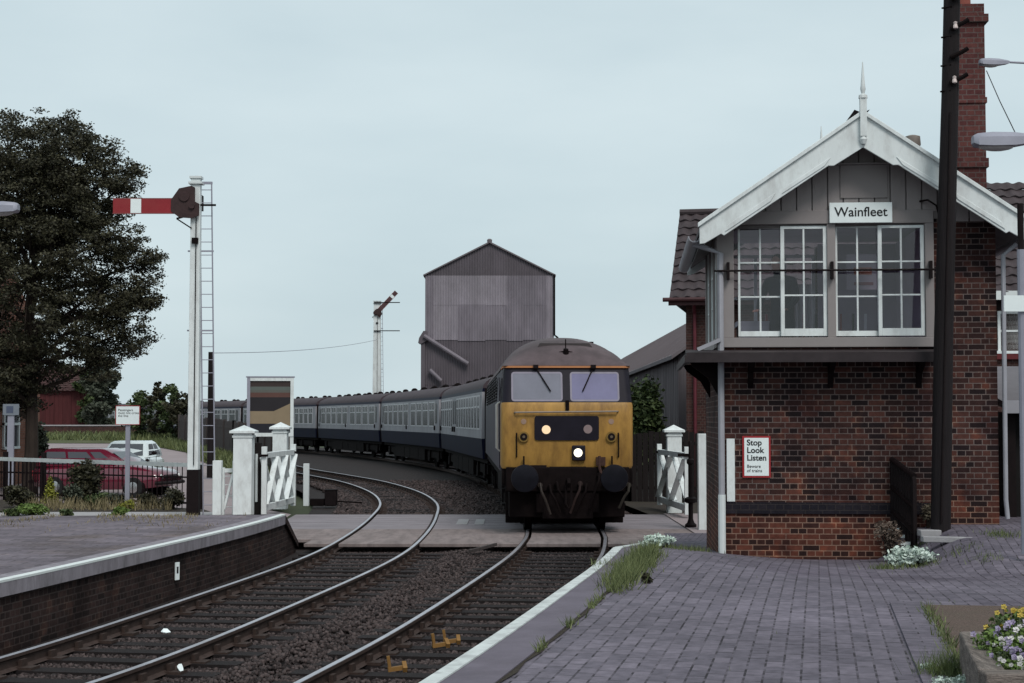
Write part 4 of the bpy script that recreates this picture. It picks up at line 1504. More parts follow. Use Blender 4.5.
# ------------------------------------------------------------------ signals
def semaphore(name, label, loc, H, w0, w1, armang, armlen, armz, sc=1, ladder=True, black=1.1, armm=None):
    t_ = thing('semaphore_signal', label, 'signal', loc, 0)
    m_ = MB()
    m_.loft([[(-a, -a, z), (a, -a, z), (a, a, z), (-a, a, z)] for a, z in ((w0/2, black), (w1/2, H-.15))])
    m_.build('post', WHITE2, t_, bevel=.01)
    m_ = MB()
    m_.loft([[(-a, -a, z), (a, -a, z), (a, a, z), (-a, a, z)] for a, z in ((w0/2+.012, -.1), (w0/2+.005, black))])
    m_.build('post_foot', BLACK, t_)
    m_ = MB()
    m_.box(-w1/2-.05, w1/2+.05, -w1/2-.05, w1/2+.05, H-.15, H-.1)
    m_.box(-w1/2, w1/2, -w1/2, w1/2, H-.1, H-.02)
    m_.box(-w1/2-.03, w1/2+.03, -w1/2-.03, w1/2+.03, H-.02, H+.03)
    m_.build('cap', WHITE, t_)
    # arm, pointing left (-x) when armang = 0, pivot beside the post
    arm = MB()
    rt = Matrix.Translation((-.05, -w1/2-.09, armz)) @ Matrix.Rotation(armang, 4, 'Y')
    def part(nm, fn, mt_):
        q = MB()
        q.M = rt
        fn(q)
        return q.build(nm, mt_, t_)
    h = .16*sc
    ao = part('arm', lambda q: q.box(-armlen, -.38*sc, -.012, .012, -h, h), armm or ARMRED)
    q = MB()
    q.M = rt
    q.box(-armlen+.4*sc, -armlen+.64*sc, -.017, .017, -h-.002, h+.002)
    q.build('white_stripe', SIGNWHITE, ao)
    q = MB()
    q.M = rt
    q.box(-armlen-.01, -.38*sc, -.014, .014, h, h+.02)
    q.box(-armlen-.01, -.38*sc, -.014, .014, -h-.02, -h)
    q.build('arm_edge', mat('arm_edge_red', (.2, .06, .06), .6, .1, 5), ao)
    def spect(q):
        q.extr([(-.48*sc, -.12*sc), (-.48*sc, .14*sc), (-.3*sc, .4*sc), (-.02*sc, .46*sc), (.06*sc, .42*sc), (.06*sc, .1*sc), (.16*sc, .05*sc), (.16*sc, -.22*sc), (-.02*sc, -.28*sc), (-.3*sc, -.26*sc)], -.03, .02)
        q.lathe([(.12*sc, -.06), (.12*sc, -.02)], (-.18*sc, 0, .22*sc), 14, 'y')
        q.lathe([(.07*sc, -.08), (.07*sc, .1)], (0, 0, 0), 10, 'y')
    part('spectacle_plate', spect, mat('spectacle_casting', (.04, .022, .022), .6, .3, 6))
    m_ = MB()
    m_.beam((.02, -.05, armz+.04), (.46*sc, -.05, armz+.04), .03, .045)
    m_.beam((.05, -.12, armz-.15*sc), (-.42*sc, -.12, armz-.28*sc), .03, .04)
    m_.beam((-.42*sc, -.12, armz-.28*sc), (-.08, -.12, armz-.5*sc), .03, .03)
    m_.box(-.06, .08, -w1/2-.08, -w1/2, armz-.85*sc, armz-.72*sc)
    m_.tube([(.03, -w1/2-.03, armz-.2), (.03, -w0/2-.03, 1.2)], .012, 5)
    m_.build('bracket', DARKMETAL, t_)
    m_ = MB()
    m_.box(-.1*sc, .1*sc, .02+w1/2, .26*sc+w1/2, armz-.05, armz+.3*sc)
    m_.build('lamp_case', BLACK, t_)
    if ladder:
        ld = MB()
        zt = H-.1
        xr0, xr1 = .46, .33
        for dx, zz in ((0, 0), (-.27, 0)):
            ld.tube([(xr0+dx+.02, .1, -.05), (xr1+dx, .1, zt)], .017, 6)
        z = .3
        while z < zt-.1:
            x_ = xr0+(xr1-xr0)*z/zt
            ld.tube([(x_-.25, .1, z), (x_, .1, z)], .01, 5)
            z += .3
        ld.beam((0, .1, zt), (xr1+.02, .1, zt), .03, .06)
        for zz in (armz-1.0, H*.55, ): ld.beam((-.2, .1, zz), (xr1+.06, .1, zz), .03, .035)
        ld.build('ladder', GREYPOST, t_)
    return t_
semaphore('semaphore_signal', 'tall white semaphore signal with level red arm and a ladder beside the left platform', (px(194.5, 36.4), 36.4, 0), 7.76, .25, .21, 0, 1.8, 7.09)
semaphore('semaphore_signal', 'distant white semaphore signal with its arm raised behind the coaches', (px(377, 108), 108, 0), 10.2, .6, .45, R(133), 2.0, 9.35, .8, True, 1.1, mat('faded_arm', (.075, .038, .04), .6, .2, 4))
fs_ = [o for o in C.objects if o.name.startswith('semaphore_signal.')][0]
m = MB()
for zz in (10.1, pz(331, 108)): m.beam((-.2, -.3, zz), (1.55, -.3, zz), .06, .06)
m.build('cross_bar', DARKMETAL, fs_)
t = thing('wooden_pole', 'short dark wooden pole standing beyond the signal ladder', 'pole', (px(211, 56), 56, 0))
MB().tube([(0, 0, -.1), (0, 0, pz(352, 56))], [.12, .1], 10).build('pole', POLEWOOD, t)
m = MB()
p, q = Vector((px(211, 56), 56, pz(353, 56))), Vector((px(378, 108), 107.5, pz(340, 108)))
m.tube([p.lerp(q, k/12)-Vector((0, 0, .22*4*(k/12)*(1-k/12))) for k in range(13)], .012, 5)
tag(m.build('overhead_wire', GREYPOST), 'thin sagging wire from the dark pole to the distant signal', 'wire')

# ------------------------------------------------------------------ locomotive (front at y = 0 looking to -y)
LO = thing('locomotive', 'yellow fronted diesel locomotive with lit headlight standing on the crossing', 'locomotive', (1.10, 31.7, 0), .0326)
LL = 19.2
HWL = 1.31


def plan(y0, hw, r, back, n=5):
    pts = [(-hw, back)]
    for k in range(n+1):
        a = math.pi+k*math.pi/2/n
        pts.append((-hw+r+r*math.cos(a), y0+r+r*math.sin(a)))
    for k in range(n+1):
        a = 1.5*math.pi+k*math.pi/2/n
        pts.append((hw-r+r*math.cos(a), y0+r+r*math.sin(a)))
    pts.append((hw, back))
    return pts


def lofted(levels):
    return [[(x, y, z) for x, y in plan(y0, hw, r, bk)] for (z, y0, hw, r, bk) in levels]


m = MB()
m.loft(lofted([(1.27, .03, HWL-.02, .2, .9), (1.33, .0, HWL, .18, .9), (2.3, .0, HWL, .16, .9), (2.52, .015, HWL, .16, .9), (2.58, .05, HWL-.01, .16, .9)]))
cabf = m.build('cab_front', YELLOW, LO, smooth=50)
m = MB()
m.loft(lofted([(1.2, .9, HWL, .02, LL), (2.6, .9, HWL, .02, LL)]))
m.loft(lofted([(2.601, .9, HWL, .02, LL), (3.28, .9, HWL-.05, .02, LL)]))
m.build('body_side', LOCOBLUE, LO)
m = MB()
m.loft(lofted([(2.575, .06, HWL-.01, .14, 1.0), (3.27, .26, HWL-.055, .16, 1.0)]))
m.build('windscreen_surround', LOCOBLACK, LO, smooth=50)
m = MB()                            # orange cantrail bead
m.loft(lofted([(3.27, .22, HWL-.03, .17, 1.6), (3.31, .23, HWL-.03, .17, 1.6)]))
m.build('cantrail_bead', mat('faded_orange', (.34, .14, .055), .6, .1, 4), LO)
# roof
m = MB()
def roofrow(y, zs, zc, hw):
    r = []
    for k in range(25):
        u = -1+2*k/24
        r.append((hw*math.copysign(abs(u)**.9, u), y, zs+(zc-zs)*(1-abs(u)**2.3)**.75))
    return r
rows = [(.24, 3.312, 3.315, HWL-.04), (.27, 3.312, 3.37, HWL-.035), (.4, 3.312, 3.52, HWL-.03), (.65, 3.312, 3.69, HWL-.03), (1.0, 3.31, 3.82, HWL-.03), (1.5, 3.3, 3.9, HWL-.03), (2.4, 3.28, 3.98, HWL-.03), (LL, 3.28, 3.98, HWL-.03)]
m.loft([roofrow(*r) for r in rows], closed=False, caps=False)
m.add(roofrow(*rows[-1]), [tuple(range(25))])
rf = m.build('roof', LOCOROOF, LO, smooth=60)
m = MB()
m.loft([[(-.62, .78, 3.62), (.62, .78, 3.62), (.5, .82, 3.79), (-.5, .82, 3.79)], [(-.62, 2.6, 3.7), (.62, 2.6, 3.7), (.5, 2.6, 3.9), (-.5, 2.6, 3.9)]])
m.build('roof_hatch', mat('sooty_hatch', (.04, .033, .034), .8, .3, 3), rf)
m = MB()
m.tube([(0, .5, 3.52), (0, .46, 3.66)], [.07, .05], 10)
m.tube([(0, .55, 3.6), (0, .55, 3.86)], .012, 5)
m.tube([(-.28, .55, 3.56), (0, .5, 3.62), (.28, .55, 3.56)], .014, 5)
m.build('horn', DARKMETAL, rf)
m = MB()
for y in (5, 8, 11, 14):
    m.box(-.7, .7, y, y+1.6, 3.8, 3.93)
m.build('roof_vent', DARKMETAL, rf, bevel=.03)
# windscreens (on the raked plane)
def onrake(x, z, o=.0): return (x, .06+(z-2.575)/(.695)*.2-o, z)
for x0, x1, mt_, nm in ((-1.11, -.09, CABGLASSL, 'a'), (.06, 1.04, CABGLASS, 'b')):
    z0, z1, r = 2.60, 3.19, .06
    def rr(g, o):
        pts = []
        for cx, cz, a0 in ((x1-r, z1-r, 0), (x0+r, z1-r, 90), (x0+r, z0+r, 180), (x1-r, z0+r, 270)):
            for k in range(4):
                a = R(a0+30*k)
                pts.append(onrake(cx+(r+g)*math.cos(a), cz+(r+g)*math.sin(a), o))
        return pts
    a, c, e = rr(0, .006), rr(-.035, .006), rr(0, -.01)
    f = MB()
    n = len(a)
    f.add(a+c, [(i, (i+1) % n, n+(i+1) % n, n+i) for i in range(n)])
    f.add(a+e, [(i, (i+1) % n, n+(i+1) % n, n+i) for i in range(n)])
    fo = f.build('windscreen', mat('window_seal_'+nm, (.24, .22, .27), .6, .1, 5), LO)
    MB().poly(rr(-.02, .004)).build('pane', mt_, fo)
# cab side windows, doors, handrails
for sg in (-1, 1):
    x = sg*(HWL-.018)
    m = MB()
    m.add([(sg*(HWL+.002), .42, 2.62), (sg*(HWL+.002), .86, 2.62), (sg*(HWL-.045), .86, 3.2), (sg*(HWL-.045), .5, 3.2)], [(0, 1, 2, 3)])
    m.build('cab_side_window', CARGLASS, LO)
    m = MB()
    m.box(min(sg*HWL, sg*(HWL+.02)), max(sg*HWL, sg*(HWL+.02)), 1.15, 1.8, 1.25, 3.1)
    m.build('cab_door', LOCOBLUE, LO)
    for y in (.95, 1.95):
        MB().tube([(sg*(HWL+.0), y, 1.6), (sg*(HWL+.06), y, 1.65), (sg*(HWL+.06), y, 2.55), (sg*(HWL), y, 2.6)], .02, 6).build('handrail', mat('pale_handrail', (.5, .48, .45), .5, .1, 5), LO)
    for k in range(6):
        y = 4+k*2.2
        m = MB()
        for q in range(8): m.box(min(sg*HWL, sg*(HWL+.02)), max(sg*HWL, sg*(HWL+.02)), y, y+1.4, 2.65+q*.07, 2.69+q*.07)
        m.build('grille', DARKMETAL, LO)
# headcode panel, lamps, fittings
def rrect(x0, x1, z0, z1, r, y0, y1):
    pts = []
    for cx, cz, a0 in ((x1-r, z1-r, 0), (x0+r, z1-r, 90), (x0+r, z0+r, 180), (x1-r, z0+r, 270)):
        for k in range(4):
            a = R(a0+30*k)
            pts.append((cx+r*math.cos(a), cz+r*math.sin(a)))
    return MB().extr(pts, y0, y1)
hp = rrect(-.655, .62, 1.83, 2.31, .05, -.025, .01).build('headcode_panel', LOCOBLACK, LO)
MB().cyl((-.425, -.03, 2.04), (-.425, -.02, 2.04), .087, n=20).build('marker_light', emit('lit_marker', (1, .72, .45), .32), hp)
MB().cyl((.40, -.03, 2.05), (.40, -.02, 2.05), .087, n=20).build('marker_light', mat('unlit_marker', (.24, .18, .18), .3, .05, 5), hp)
hl = MB().box(.085, .345, -.09, .01, 1.43, 1.73).build('headlight', LOCOBLACK, LO, bevel=.02)
MB().cyl((.2, -.10, 1.585), (.2, -.09, 1.585), .085, n=20).build('lens', emit('lit_headlight', (1, .92, .72), 1.4), hl)
for x in (-.87, .865):
    m = MB()
    m.lathe([(.105, -.05), (.105, .01)], (x, 0, 1.9), 18, 'y')
    o = m.build('socket_ring', mat('dull_yellow_ring', (.2, .12, .03), .6, .1, 6), LO)
    MB().lathe([(.072, -.06), (.072, -.0505)], (x, 0, 1.9), 16, 'y').build('socket', BLACK, o)
    MB().lathe([(.028, -.066), (.028, -.0605)], (x, 0, 1.9), 12, 'y').build('socket_boss', mat('dull_boss', (.12, .09, .06), .6, .1, 6), o)
    MB().lathe([(.055, -.006), (.055, .005)], (x, 0, 2.2), 14, 'y').build('worn_plate', mat('worn_pinkish', (.3, .2, .15), .6, .1, 9), LO)
    s_ = 1 if x > 0 else -1
    MB().tube([(x+s_*.14, 0, 1.5), (x+s_*.14, -.05, 1.52), (x+s_*.14, -.05, 1.95), (x+s_*.14, 0, 1.97)], .014, 6).build('handrail', DARKMETAL, LO)
MB().tube([(-1.05, 0, 2.38), (-1.03, -.06, 2.38), (.98, -.06, 2.40), (1.0, 0, 2.4)], .018, 6).build('handrail', mat('grey_handrail', (.22, .18, .15), .5, .1, 6), LO)
m = MB()
m.box(-.04, .03, -.03, .06, 2.42, 2.62)
m.build('lamp_iron', DARKMETAL, LO)
for x0, x1 in ((-.62, -.36), (.53, .33)):
    m = MB()
    a, c = onrake(x0, 3.27, .03), onrake(x1, 2.86, .03)
    m.tube([a, c], [.016, .008], 6)
    m.beam(onrake(x1+(x0-x1)*.5, 3.06, .035), onrake(x1-(x0-x1)*.12, 2.80, .035), .02, .02)
    m.box(x0-.05, x0+.05, .16, .26, 3.26, 3.33)
    m.build('wiper', BLACK, LO)
# buffer beam, buffers, coupling, pipes
bb = MB()
bb.box(-1.22, 1.22, -.06, .15, .82, 1.3)
bb.box(-1.3, 1.3, .12, 3.0, .95, 1.27)
bb.box(-.5, .5, -.03, .6, .28, .9)
bb.box(-1.15, 1.15, .2, .6, .3, .9)
bb.box(-1.2, 1.2, 1.0, 1.1, .14, .9)
bb.box(-.62, -.3, -.02, .2, .4, .8)
bb.box(.3, .62, -.02, .2, .4, .8)
bbo = bb.build('buffer_beam', DARKMETAL, LO, bevel=.02)
for x in (-.87, .87):
    m = MB()
    m.lathe([(.16, -.06), (.15, -.3), (.11, -.32), (.11, -.5), (.24, -.55), (.27, -.575), (.262, -.6), (.18, -.617), (.02, -.622)], (x, 0, 1.1), 24, 'y')
    m.build('buffer', mat('greasy_buffer', (.008, .008, .012), .5, .35, 4, spec=.1), LO)
    m = MB()
    m.box(x-.015, x+.015, -.1, -.06, 1.2, 1.52)
    m.build('lamp_iron', DARKMETAL, LO)
m = MB()
m.tube([(0, -.06, 1.05), (0, -.3, 1.06), (0, -.36, 1.0), (0, -.3, .93)], .04, 8)
m.tube([(-.05, -.25, .95), (-.06, -.28, .6), (0, -.3, .5), (.06, -.28, .6), (.05, -.25, .95)], .025, 6)
m.build('coupling', DARKMETAL, LO)
pip = [(-.55, .95, .38, mat('pipe_pale', (.03, .023, .02), .6, .2, 8)), (-.36, .92, .42, DARKMETAL), (-.22, .98, .5, DARKMETAL), (.24, .98, .4, mat('pipe_rust', (.025, .014, .013), .7, .2, 8)), (.36, .95, .45, DARKMETAL), (.62, 1.15, .5, DARKMETAL), (1.2, .95, .5, mat('pipe_tan', (.03, .025, .02), .7, .2, 8))]
for x, zt_, zb_, mt_ in pip:
    m = MB()
    s_ = -1 if x < 0 else 1
    m.tube([(x, -.05, zt_), (x, -.16, zt_+.03), (x-s_*.02, -.22, zt_-.12), (x-s_*.1, -.2, (zt_+zb_)/2), (x-s_*.2, -.14, zb_)], .026, 7)
    m.tube([(x, -.04, zt_), (x, -.14, zt_)], .05, 8)
    m.build('brake_pipe', mt_, LO)
m = MB()
m.box(.56, .74, -.1, -.0, 1.33, 1.5)
m.tube([(.62, -.09, 1.52), (.62, -.12, 1.3), (.66, -.12, 1.15)], .03, 7)
m.build('cable_socket', mat('rusty_socket', (.05, .025, .02), .8, .2, 9), LO)
MB().box(-.75, -.42, -.05, .02, 1.28, 1.34).build('step_plate', BLACK, LO)
MB().box(-.36, .36, -.045, -.0, 1.27, 1.31).build('step_plate', BLACK, LO)


def bogie(parent, y, wb, r, nax, name='bogie'):
    m_ = MB()
    for sg in (-1, 1):
        m_.box(sg*1.05-.06, sg*1.05+.06, y-wb/2-.7, y+wb/2+.7, .45, .75)
        for k in range(nax):
            yy = y-wb/2+wb*k/(nax-1)
            m_.box(sg*1.05-.12, sg*1.05+.12, yy-.2, yy+.2, .3, .65)
            m_.box(sg*1.13-.04, sg*1.13+.04, yy-.35, yy-.2, .4, .95)
    m_.box(-1, 1, y-wb/2-.5, y+wb/2+.5, .35, .9)
    bo = m_.build(name, DARKMETAL, parent)
    for k in range(nax):
        yy = y-wb/2+wb*k/(nax-1)
        for sg in (-1, 1):
            w_ = MB().lathe([(r*.4, -.07), (r*.82, -.06), (r, -.06), (r, .05), (r+.025, .07), (r*.8, .08)] if sg > 0 else [(r*.4, .07), (r*.82, .06), (r, .06), (r, -.05), (r+.025, -.07), (r*.8, -.08)], (sg*.75, yy, r), 20, 'x')
            w_.build('wheel', DARKMETAL, bo)
bogie(LO, 3.2, 4.0, .57, 3)
bogie(LO, 15.4, 4.0, .57, 3)
m = MB()
m.box(-1.1, 1.1, 6.5, 12, .4, 1.2)
m.box(-1.25, 1.25, .6, LL, 1.0, 1.24)
for sg in (-1, 1):
    for z in (.5, .8, 1.1): m.box(sg*1.15-.12, sg*1.15+.12, 1.2, 1.75, z-.02, z+.02)
m.build('underframe', DARKMETAL, LO)

# ------------------------------------------------------------------ coaches
arc = np.concatenate([[0], np.cumsum(np.linalg.norm(np.diff(RC, axis=0), axis=1))])
s0 = float(np.interp(31.7, RC[:, 1], arc))
def onarc(s):
    return float(np.interp(s0+s, arc, RC[:, 0])), float(np.interp(s0+s, arc, RC[:, 1]))


def coach(label, kind):
    t_ = thing('railway_coach', label, 'coach', (0, 0, 0), 0, 'blue and grey coaches behind the locomotive')
    L = 19.2
    def band(z0, z1, x0, x1, mt_, nm):
        m_ = MB()
        m_.loft([[(-x0, y, z0), (x0, y, z0), (x1, y, z1), (-x1, y, z1)] for y in (0, L)])
        return m_.build(nm, mt_, t_)
    band(.98, 1.62, 1.36, 1.40, CHBLUE, 'lower_panel')
    up = band(1.621, 3.12, 1.40, 1.385, CHGREY, 'upper_panel')
    band(3.121, 3.26, 1.385, 1.355, CHBLUE, 'cantrail_strip')
    m_ = MB()
    prof = [(1.36*math.cos(a), 3.24+.53*math.sin(a)) for a in [math.pi*k/16 for k in range(17)]]
    m_.loft([[(x, y, z) for x, z in prof] for y in (-.02, L+.02)])
    r_ = m_.build('roof', CHROOF, t_)
    for sg in (-1, 1):
        m_ = MB()
        for k in range(6):
            m_ = MB()
            m_.lathe([(.16, 0), (.16, .09), (.08, .15), (.02, .16)], (sg*.28, 1.4+k*3.2+(sg > 0)*.7, 3.73), 10)
            m_.build('roof_vent', DARKMETAL, r_)
    m_ = MB()
    m_.box(-1.2, 1.2, .02, L-.02, .82, .99)
    for y, w_ in ((5.0, 1.9), (7.0, 2.6), (9.7, 1.8), (11.6, 3.0)): m_.box(-1.22, 1.22, y, y+w_, .3, .83)
    m_.tube([(-.9, 5, .5), (-.9, 14.5, .5)], .03, 5)
    m_.build('underframe', DARKMETAL, t_)
    m_ = MB()
    m_.box(-.55, .55, -.45, L+.45, 1.05, 3.25)
    m_.box(-1.3, 1.3, -.012, .0, 1.0, 3.3)
    m_.box(-1.3, 1.3, L, L+.012, 1.0, 3.3)
    m_.build('gangway', BLACK, t_)
    bogie(t_, 2.9, 2.5, .46, 2)
    bogie(t_, L-2.9, 2.5, .46, 2)
    if kind == 'open':
        wins = [(1.85+k*1.86+(.5 if k > 3 else 0), 1.4) for k in range(9)]
        doors = [.75, 9.28, L-.75]
    else:
        wins = [(1.1+k*1.1, .8) for k in range(9)]+[(12.9+k*1.1, .8) for k in range(6)]
        doors = [10.9, L-.6, 11.9]
    for sg in (-1, 1):
        for yc, w_ in wins:
            z0, z1 = 1.95, 2.98
            f = MB()
            def bx(ya, yb, za, zb):
                f.add([(sg*1.395, ya, za), (sg*1.395, yb, za), (sg*1.395, yb, zb), (sg*1.395, ya, zb), (sg*1.412, ya, za), (sg*1.412, yb, za), (sg*1.412, yb, zb), (sg*1.412, ya, zb)],
                      [(0, 1, 2, 3), (4, 5, 6, 7), (0, 1, 5, 4), (1, 2, 6, 5), (2, 3, 7, 6), (3, 0, 4, 7)])
            bx(yc-w_/2-.05, yc-w_/2, z0-.05, z1+.05)
            bx(yc+w_/2, yc+w_/2+.05, z0-.05, z1+.05)
            bx(yc-w_/2, yc+w_/2, z0-.05, z0)
            bx(yc-w_/2, yc+w_/2, z1, z1+.05)
            bx(yc-w_/2, yc+w_/2, 2.62, 2.67)
            bx(yc-.03, yc+.03, 2.67, z1)
            o_ = f.build('window', CHFRAME, t_)
            MB().add([(sg*1.404, yc-w_/2, z0), (sg*1.404, yc+w_/2, z0), (sg*1.404, yc+w_/2, z1), (sg*1.404, yc-w_/2, z1)], [(0, 1, 2, 3)]).build('pane', CHPANE, o_)
        for yc in doors:
            m_ = MB()
            m_.add([(sg*1.403, yc-.37, 1.02), (sg*1.403, yc-.35, 1.02), (sg*1.412, yc-.35, 3.05), (sg*1.412, yc-.37, 3.05)], [(0, 1, 2, 3)])
            m_.add([(sg*1.403, yc+.35, 1.02), (sg*1.403, yc+.37, 1.02), (sg*1.412, yc+.37, 3.05), (sg*1.412, yc+.35, 3.05)], [(0, 1, 2, 3)])
            m_.box(min(sg*1.40, sg*1.46), max(sg*1.40, sg*1.46), yc+.2, yc+.26, 1.75, 1.95)
            o_ = m_.build('door', BLACK, t_)
            MB().add([(sg*1.411, yc-.24, 2.05), (sg*1.411, yc+.24, 2.05), (sg*1.409, yc+.24, 2.95), (sg*1.409, yc-.24, 2.95)], [(0, 1, 2, 3)]).build('door_window', CHPANE, o_)
    return t_
clab = ['first coach behind the locomotive, seen almost end on', 'second coach from the locomotive, just left of the corrugated tower foot', 'third coach from the locomotive, below the distant signal',
        'fourth coach from the locomotive, partly behind the framed board', 'fifth coach from the locomotive, between the framed board and the signal post',
        'sixth coach from the locomotive, above the dark paling fence at the left', 'farthest coach of the train, showing left of the small trees']
protoA = protoB = None
for k in range(7):
    a, c = onarc(19.75+20.15*k), onarc(19.75+20.15*k+19.2)
    rzz = math.atan2(-(c[0]-a[0]), c[1]-a[1])
    kind = 'comp' if k in (0, 3) else 'open'
    if k == 0: t = protoA = coach(clab[0], 'comp')
    elif k == 1: t = protoB = coach(clab[1], 'open')
    else: t = dup(protoA if kind == 'comp' else protoB, (0, 0, 0), 0, clab[k])
    t.location = (a[0], a[1], 0)
    t.rotation_euler = (0, 0, rzz)

# ------------------------------------------------------------------ buildings
def corrugated(mb, x0, x1, z0, z1, y, pitch=.16, amp=.02, top=None, slant=None):
    n = int((x1-x0)/pitch*4)
    lo, hi = [], []
    for k in range(n+1):
        x = x0+(x1-x0)*k/n
        yy = y-amp*math.sin(2*math.pi*x/pitch)
        lo.append((x, yy, z0))
        hi.append((x, yy, top(x) if top else z1))
    mb.loft([lo, hi], closed=False, caps=False)


TY = 98
TW = px(554, TY)-px(425, TY)
TO = thing('grain_tower', 'tall corrugated iron tower with a shallow gable roof rising behind the coaches', 'tower', (px(425, TY), TY, 0), 0)
ze, za = pz(274, TY), pz(241, TY)
m = MB()
m.box(.05, TW-.05, .05, 9, -.3, ze)
m.extr([(.05, ze), (TW-.05, ze), (TW/2, za-.1)], .05, 9)
m.build('wall', CORR3, TO)
def gable(x): return ze+(za-ze)*(1-abs(x-TW/2)/(TW/2))-.05
zz = [pz(v, TY) for v in (276, 305, 340, 385)]
m = MB()
corrugated(m, 0, TW, zz[0], 0, 0, top=gable)
m.build('gable_sheet', CORR3, TO)
xs = [0, .5, 2.0, 3.7, 5.0, 6.0, TW-.45, TW]
kinds1 = [CORR1, CORR2, CORR2, CORR2, CORR1, CORR1, CORR2]
kinds2 = [CORR1, CORR2, CORR1, CORR1, CORR1, CORR1, CORR2]
for row, kk in ((0, kinds1), (1, kinds2)):
    for i in range(7):
        m = MB()
        corrugated(m, xs[i], xs[i+1], zz[row+1]-(.0 if i % 2 else .06), zz[row]+.04, -.03-.012*((i+row) % 2))
        m.build('sheet_panel', kk[i], TO)
m = MB()
corrugated(m, 0, TW, zz[3], zz[2], .0)
corrugated(m, 0, TW, -.3, zz[3], .02)
m.build('lower_sheet', CORR3, TO)
m = MB()
for sg in (-1, 1):
    xx = TW/2+sg*(TW/2+.12)
    m.loft([[(TW/2, y, za), (xx, y, ze-.03), (xx, y, ze-.11), (TW/2, y, za-.1)] for y in (-.15, 9.1)])
m.tube([(TW/2, -.16, za+.04), (TW/2, 9.1, za+.04)], .12, 8)
m.lathe([(.14, za-.1), (.16, za+.1), (.08, za+.16)], (TW/2, -.05, 0), 8)
m.build('roof', SHEDROOF, TO)
m = MB()
m.box(-.25, .0, -.1, 8, -.3, pz(337, TY))
m.extr([(-.42, pz(343, TY)), (-.36, pz(338, TY)), (-.1, pz(331, TY)), (.1, pz(331, TY)), (.1, pz(341, TY)), (-.25, pz(344, TY))], -.2, 1.5)
m.build('side_chute', CORR3, TO)
m = MB()
m.tube([(px(424, TY)-px(425, TY), -.25, pz(336, TY)), (px(468, TY)-px(425, TY), -.25, pz(364, TY))], .13, 8)
m.tube([(.3, -.25, pz(370, TY)), (1.0, -.25, pz(381, TY))], .12, 8)
m.build('chute_pipe', CORR1, TO)
MB().tube([(TW+.02, -.1, ze), (TW+.02, -.1, pz(335, TY)), (TW+.25, -.1, pz(338, TY))], .07, 6).build('downpipe', DARKMETAL, TO)

# long shed on the right behind the house
SH = thing('long_shed', 'long grey shed with a sloping sheet roof to the right of the locomotive', 'shed', (5.56, 53, 0), 0)
m = MB()
m.box(0, 8.7, 0, 90, -.2, 4.45)
m.build('wall_core', SHEDWALL, SH)
m = MB()
y = 0
k = 0
while y < 90:
    m.box(-.05-.012*(k % 2), 0, y+.01, y+.29, -.2, 4.4)
    y += .3
    k += 1
m.build('board_wall', SHEDWALL, SH)
m = MB()
n = 260
secs = []
for sg in (0, 1):
    for k in range(n+1):
        pass
prof = [(-.3, 4.35), (4.35, 7.65), (9.0, 4.35), (9.0, 4.25), (4.35, 7.52), (-.3, 4.22)]
m.loft([[(x, y, z) for x, z in prof] for y in (-.3, 20, 21, 45, 46, 90)])
m.build('roof', SHEDROOF, SH)
m = MB()
for k in range(75): m.beam((-.29, k*1.2, 4.37), (4.33, k*1.2, 7.67), .05, .03)
m.build('roof_batten', SHEDROOF, SH)
MB().tube([(.25, 64, 4.3), (.25, 64, 7.9)], .16, 8).build('flue', DARKMETAL, SH)


def tile_roof(mb, x0, x1, y0, z0, y1, z1, pw=.3, rows=12, amp=.025):
    """pantiled slope: eave line (y0, z0) up to ridge line (y1, z1)"""
    d = Vector((0, y1-y0, z1-z0))
    nrm = Vector((0, -(z1-z0), (y1-y0))).normalized()
    if nrm.z < 0: nrm = -nrm
    n = int((x1-x0)/pw*6)
    for r in range(rows):
        lo, hi, fr = [], [], []
        for k in range(n+1):
            x = x0+(x1-x0)*k/n
            wv = amp*math.sin(2*math.pi*x/pw)+.012*math.sin(x*13.7+r*3.1)
            a = Vector((x, y0, z0))+d*(r/rows)+nrm*(wv+.045)
            b_ = Vector((x, y0, z0))+d*((r+1.06)/rows)+nrm*(wv*.8+.0)
            lo.append(tuple(a))
            hi.append(tuple(b_))
            fr.append(tuple(a-nrm*.05))
        mb.loft([fr, lo, hi], closed=False, caps=False)


def window(parent, x0, x1, z0, z1, y, nx=2, nz=1, pale_pane=True, axis='x'):
    f = MB()
    w_ = .07
    f.box(x0, x0+w_, y-.03, y+.05, z0, z1)
    f.box(x1-w_, x1, y-.03, y+.05, z0, z1)
    f.box(x0+w_, x1-w_, y-.03, y+.05, z1-w_, z1)
    f.box(x0-.04, x1+.04, y-.08, y+.05, z0-.07, z0)
    for k in range(1, nx):
        xx = x0+(x1-x0)*k/nx
        f.box(xx-.03, xx+.03, y-.02, y+.05, z0, z1-w_)
    for k in range(1, nz+1):
        z_ = z0+(z1-z0)*k/(nz+1)
        f.box(x0+w_, x1-w_, y-.018, y+.045, z_-.025, z_+.025)
    o_ = f.build('window', WHITE2, parent)
    MB().box(x0+.03, x1-.03, y+.0, y+.012, z0+.03, z1-.03).build('pane', CURTAIN if pale_pane else CARGLASS, o_)
    return o_


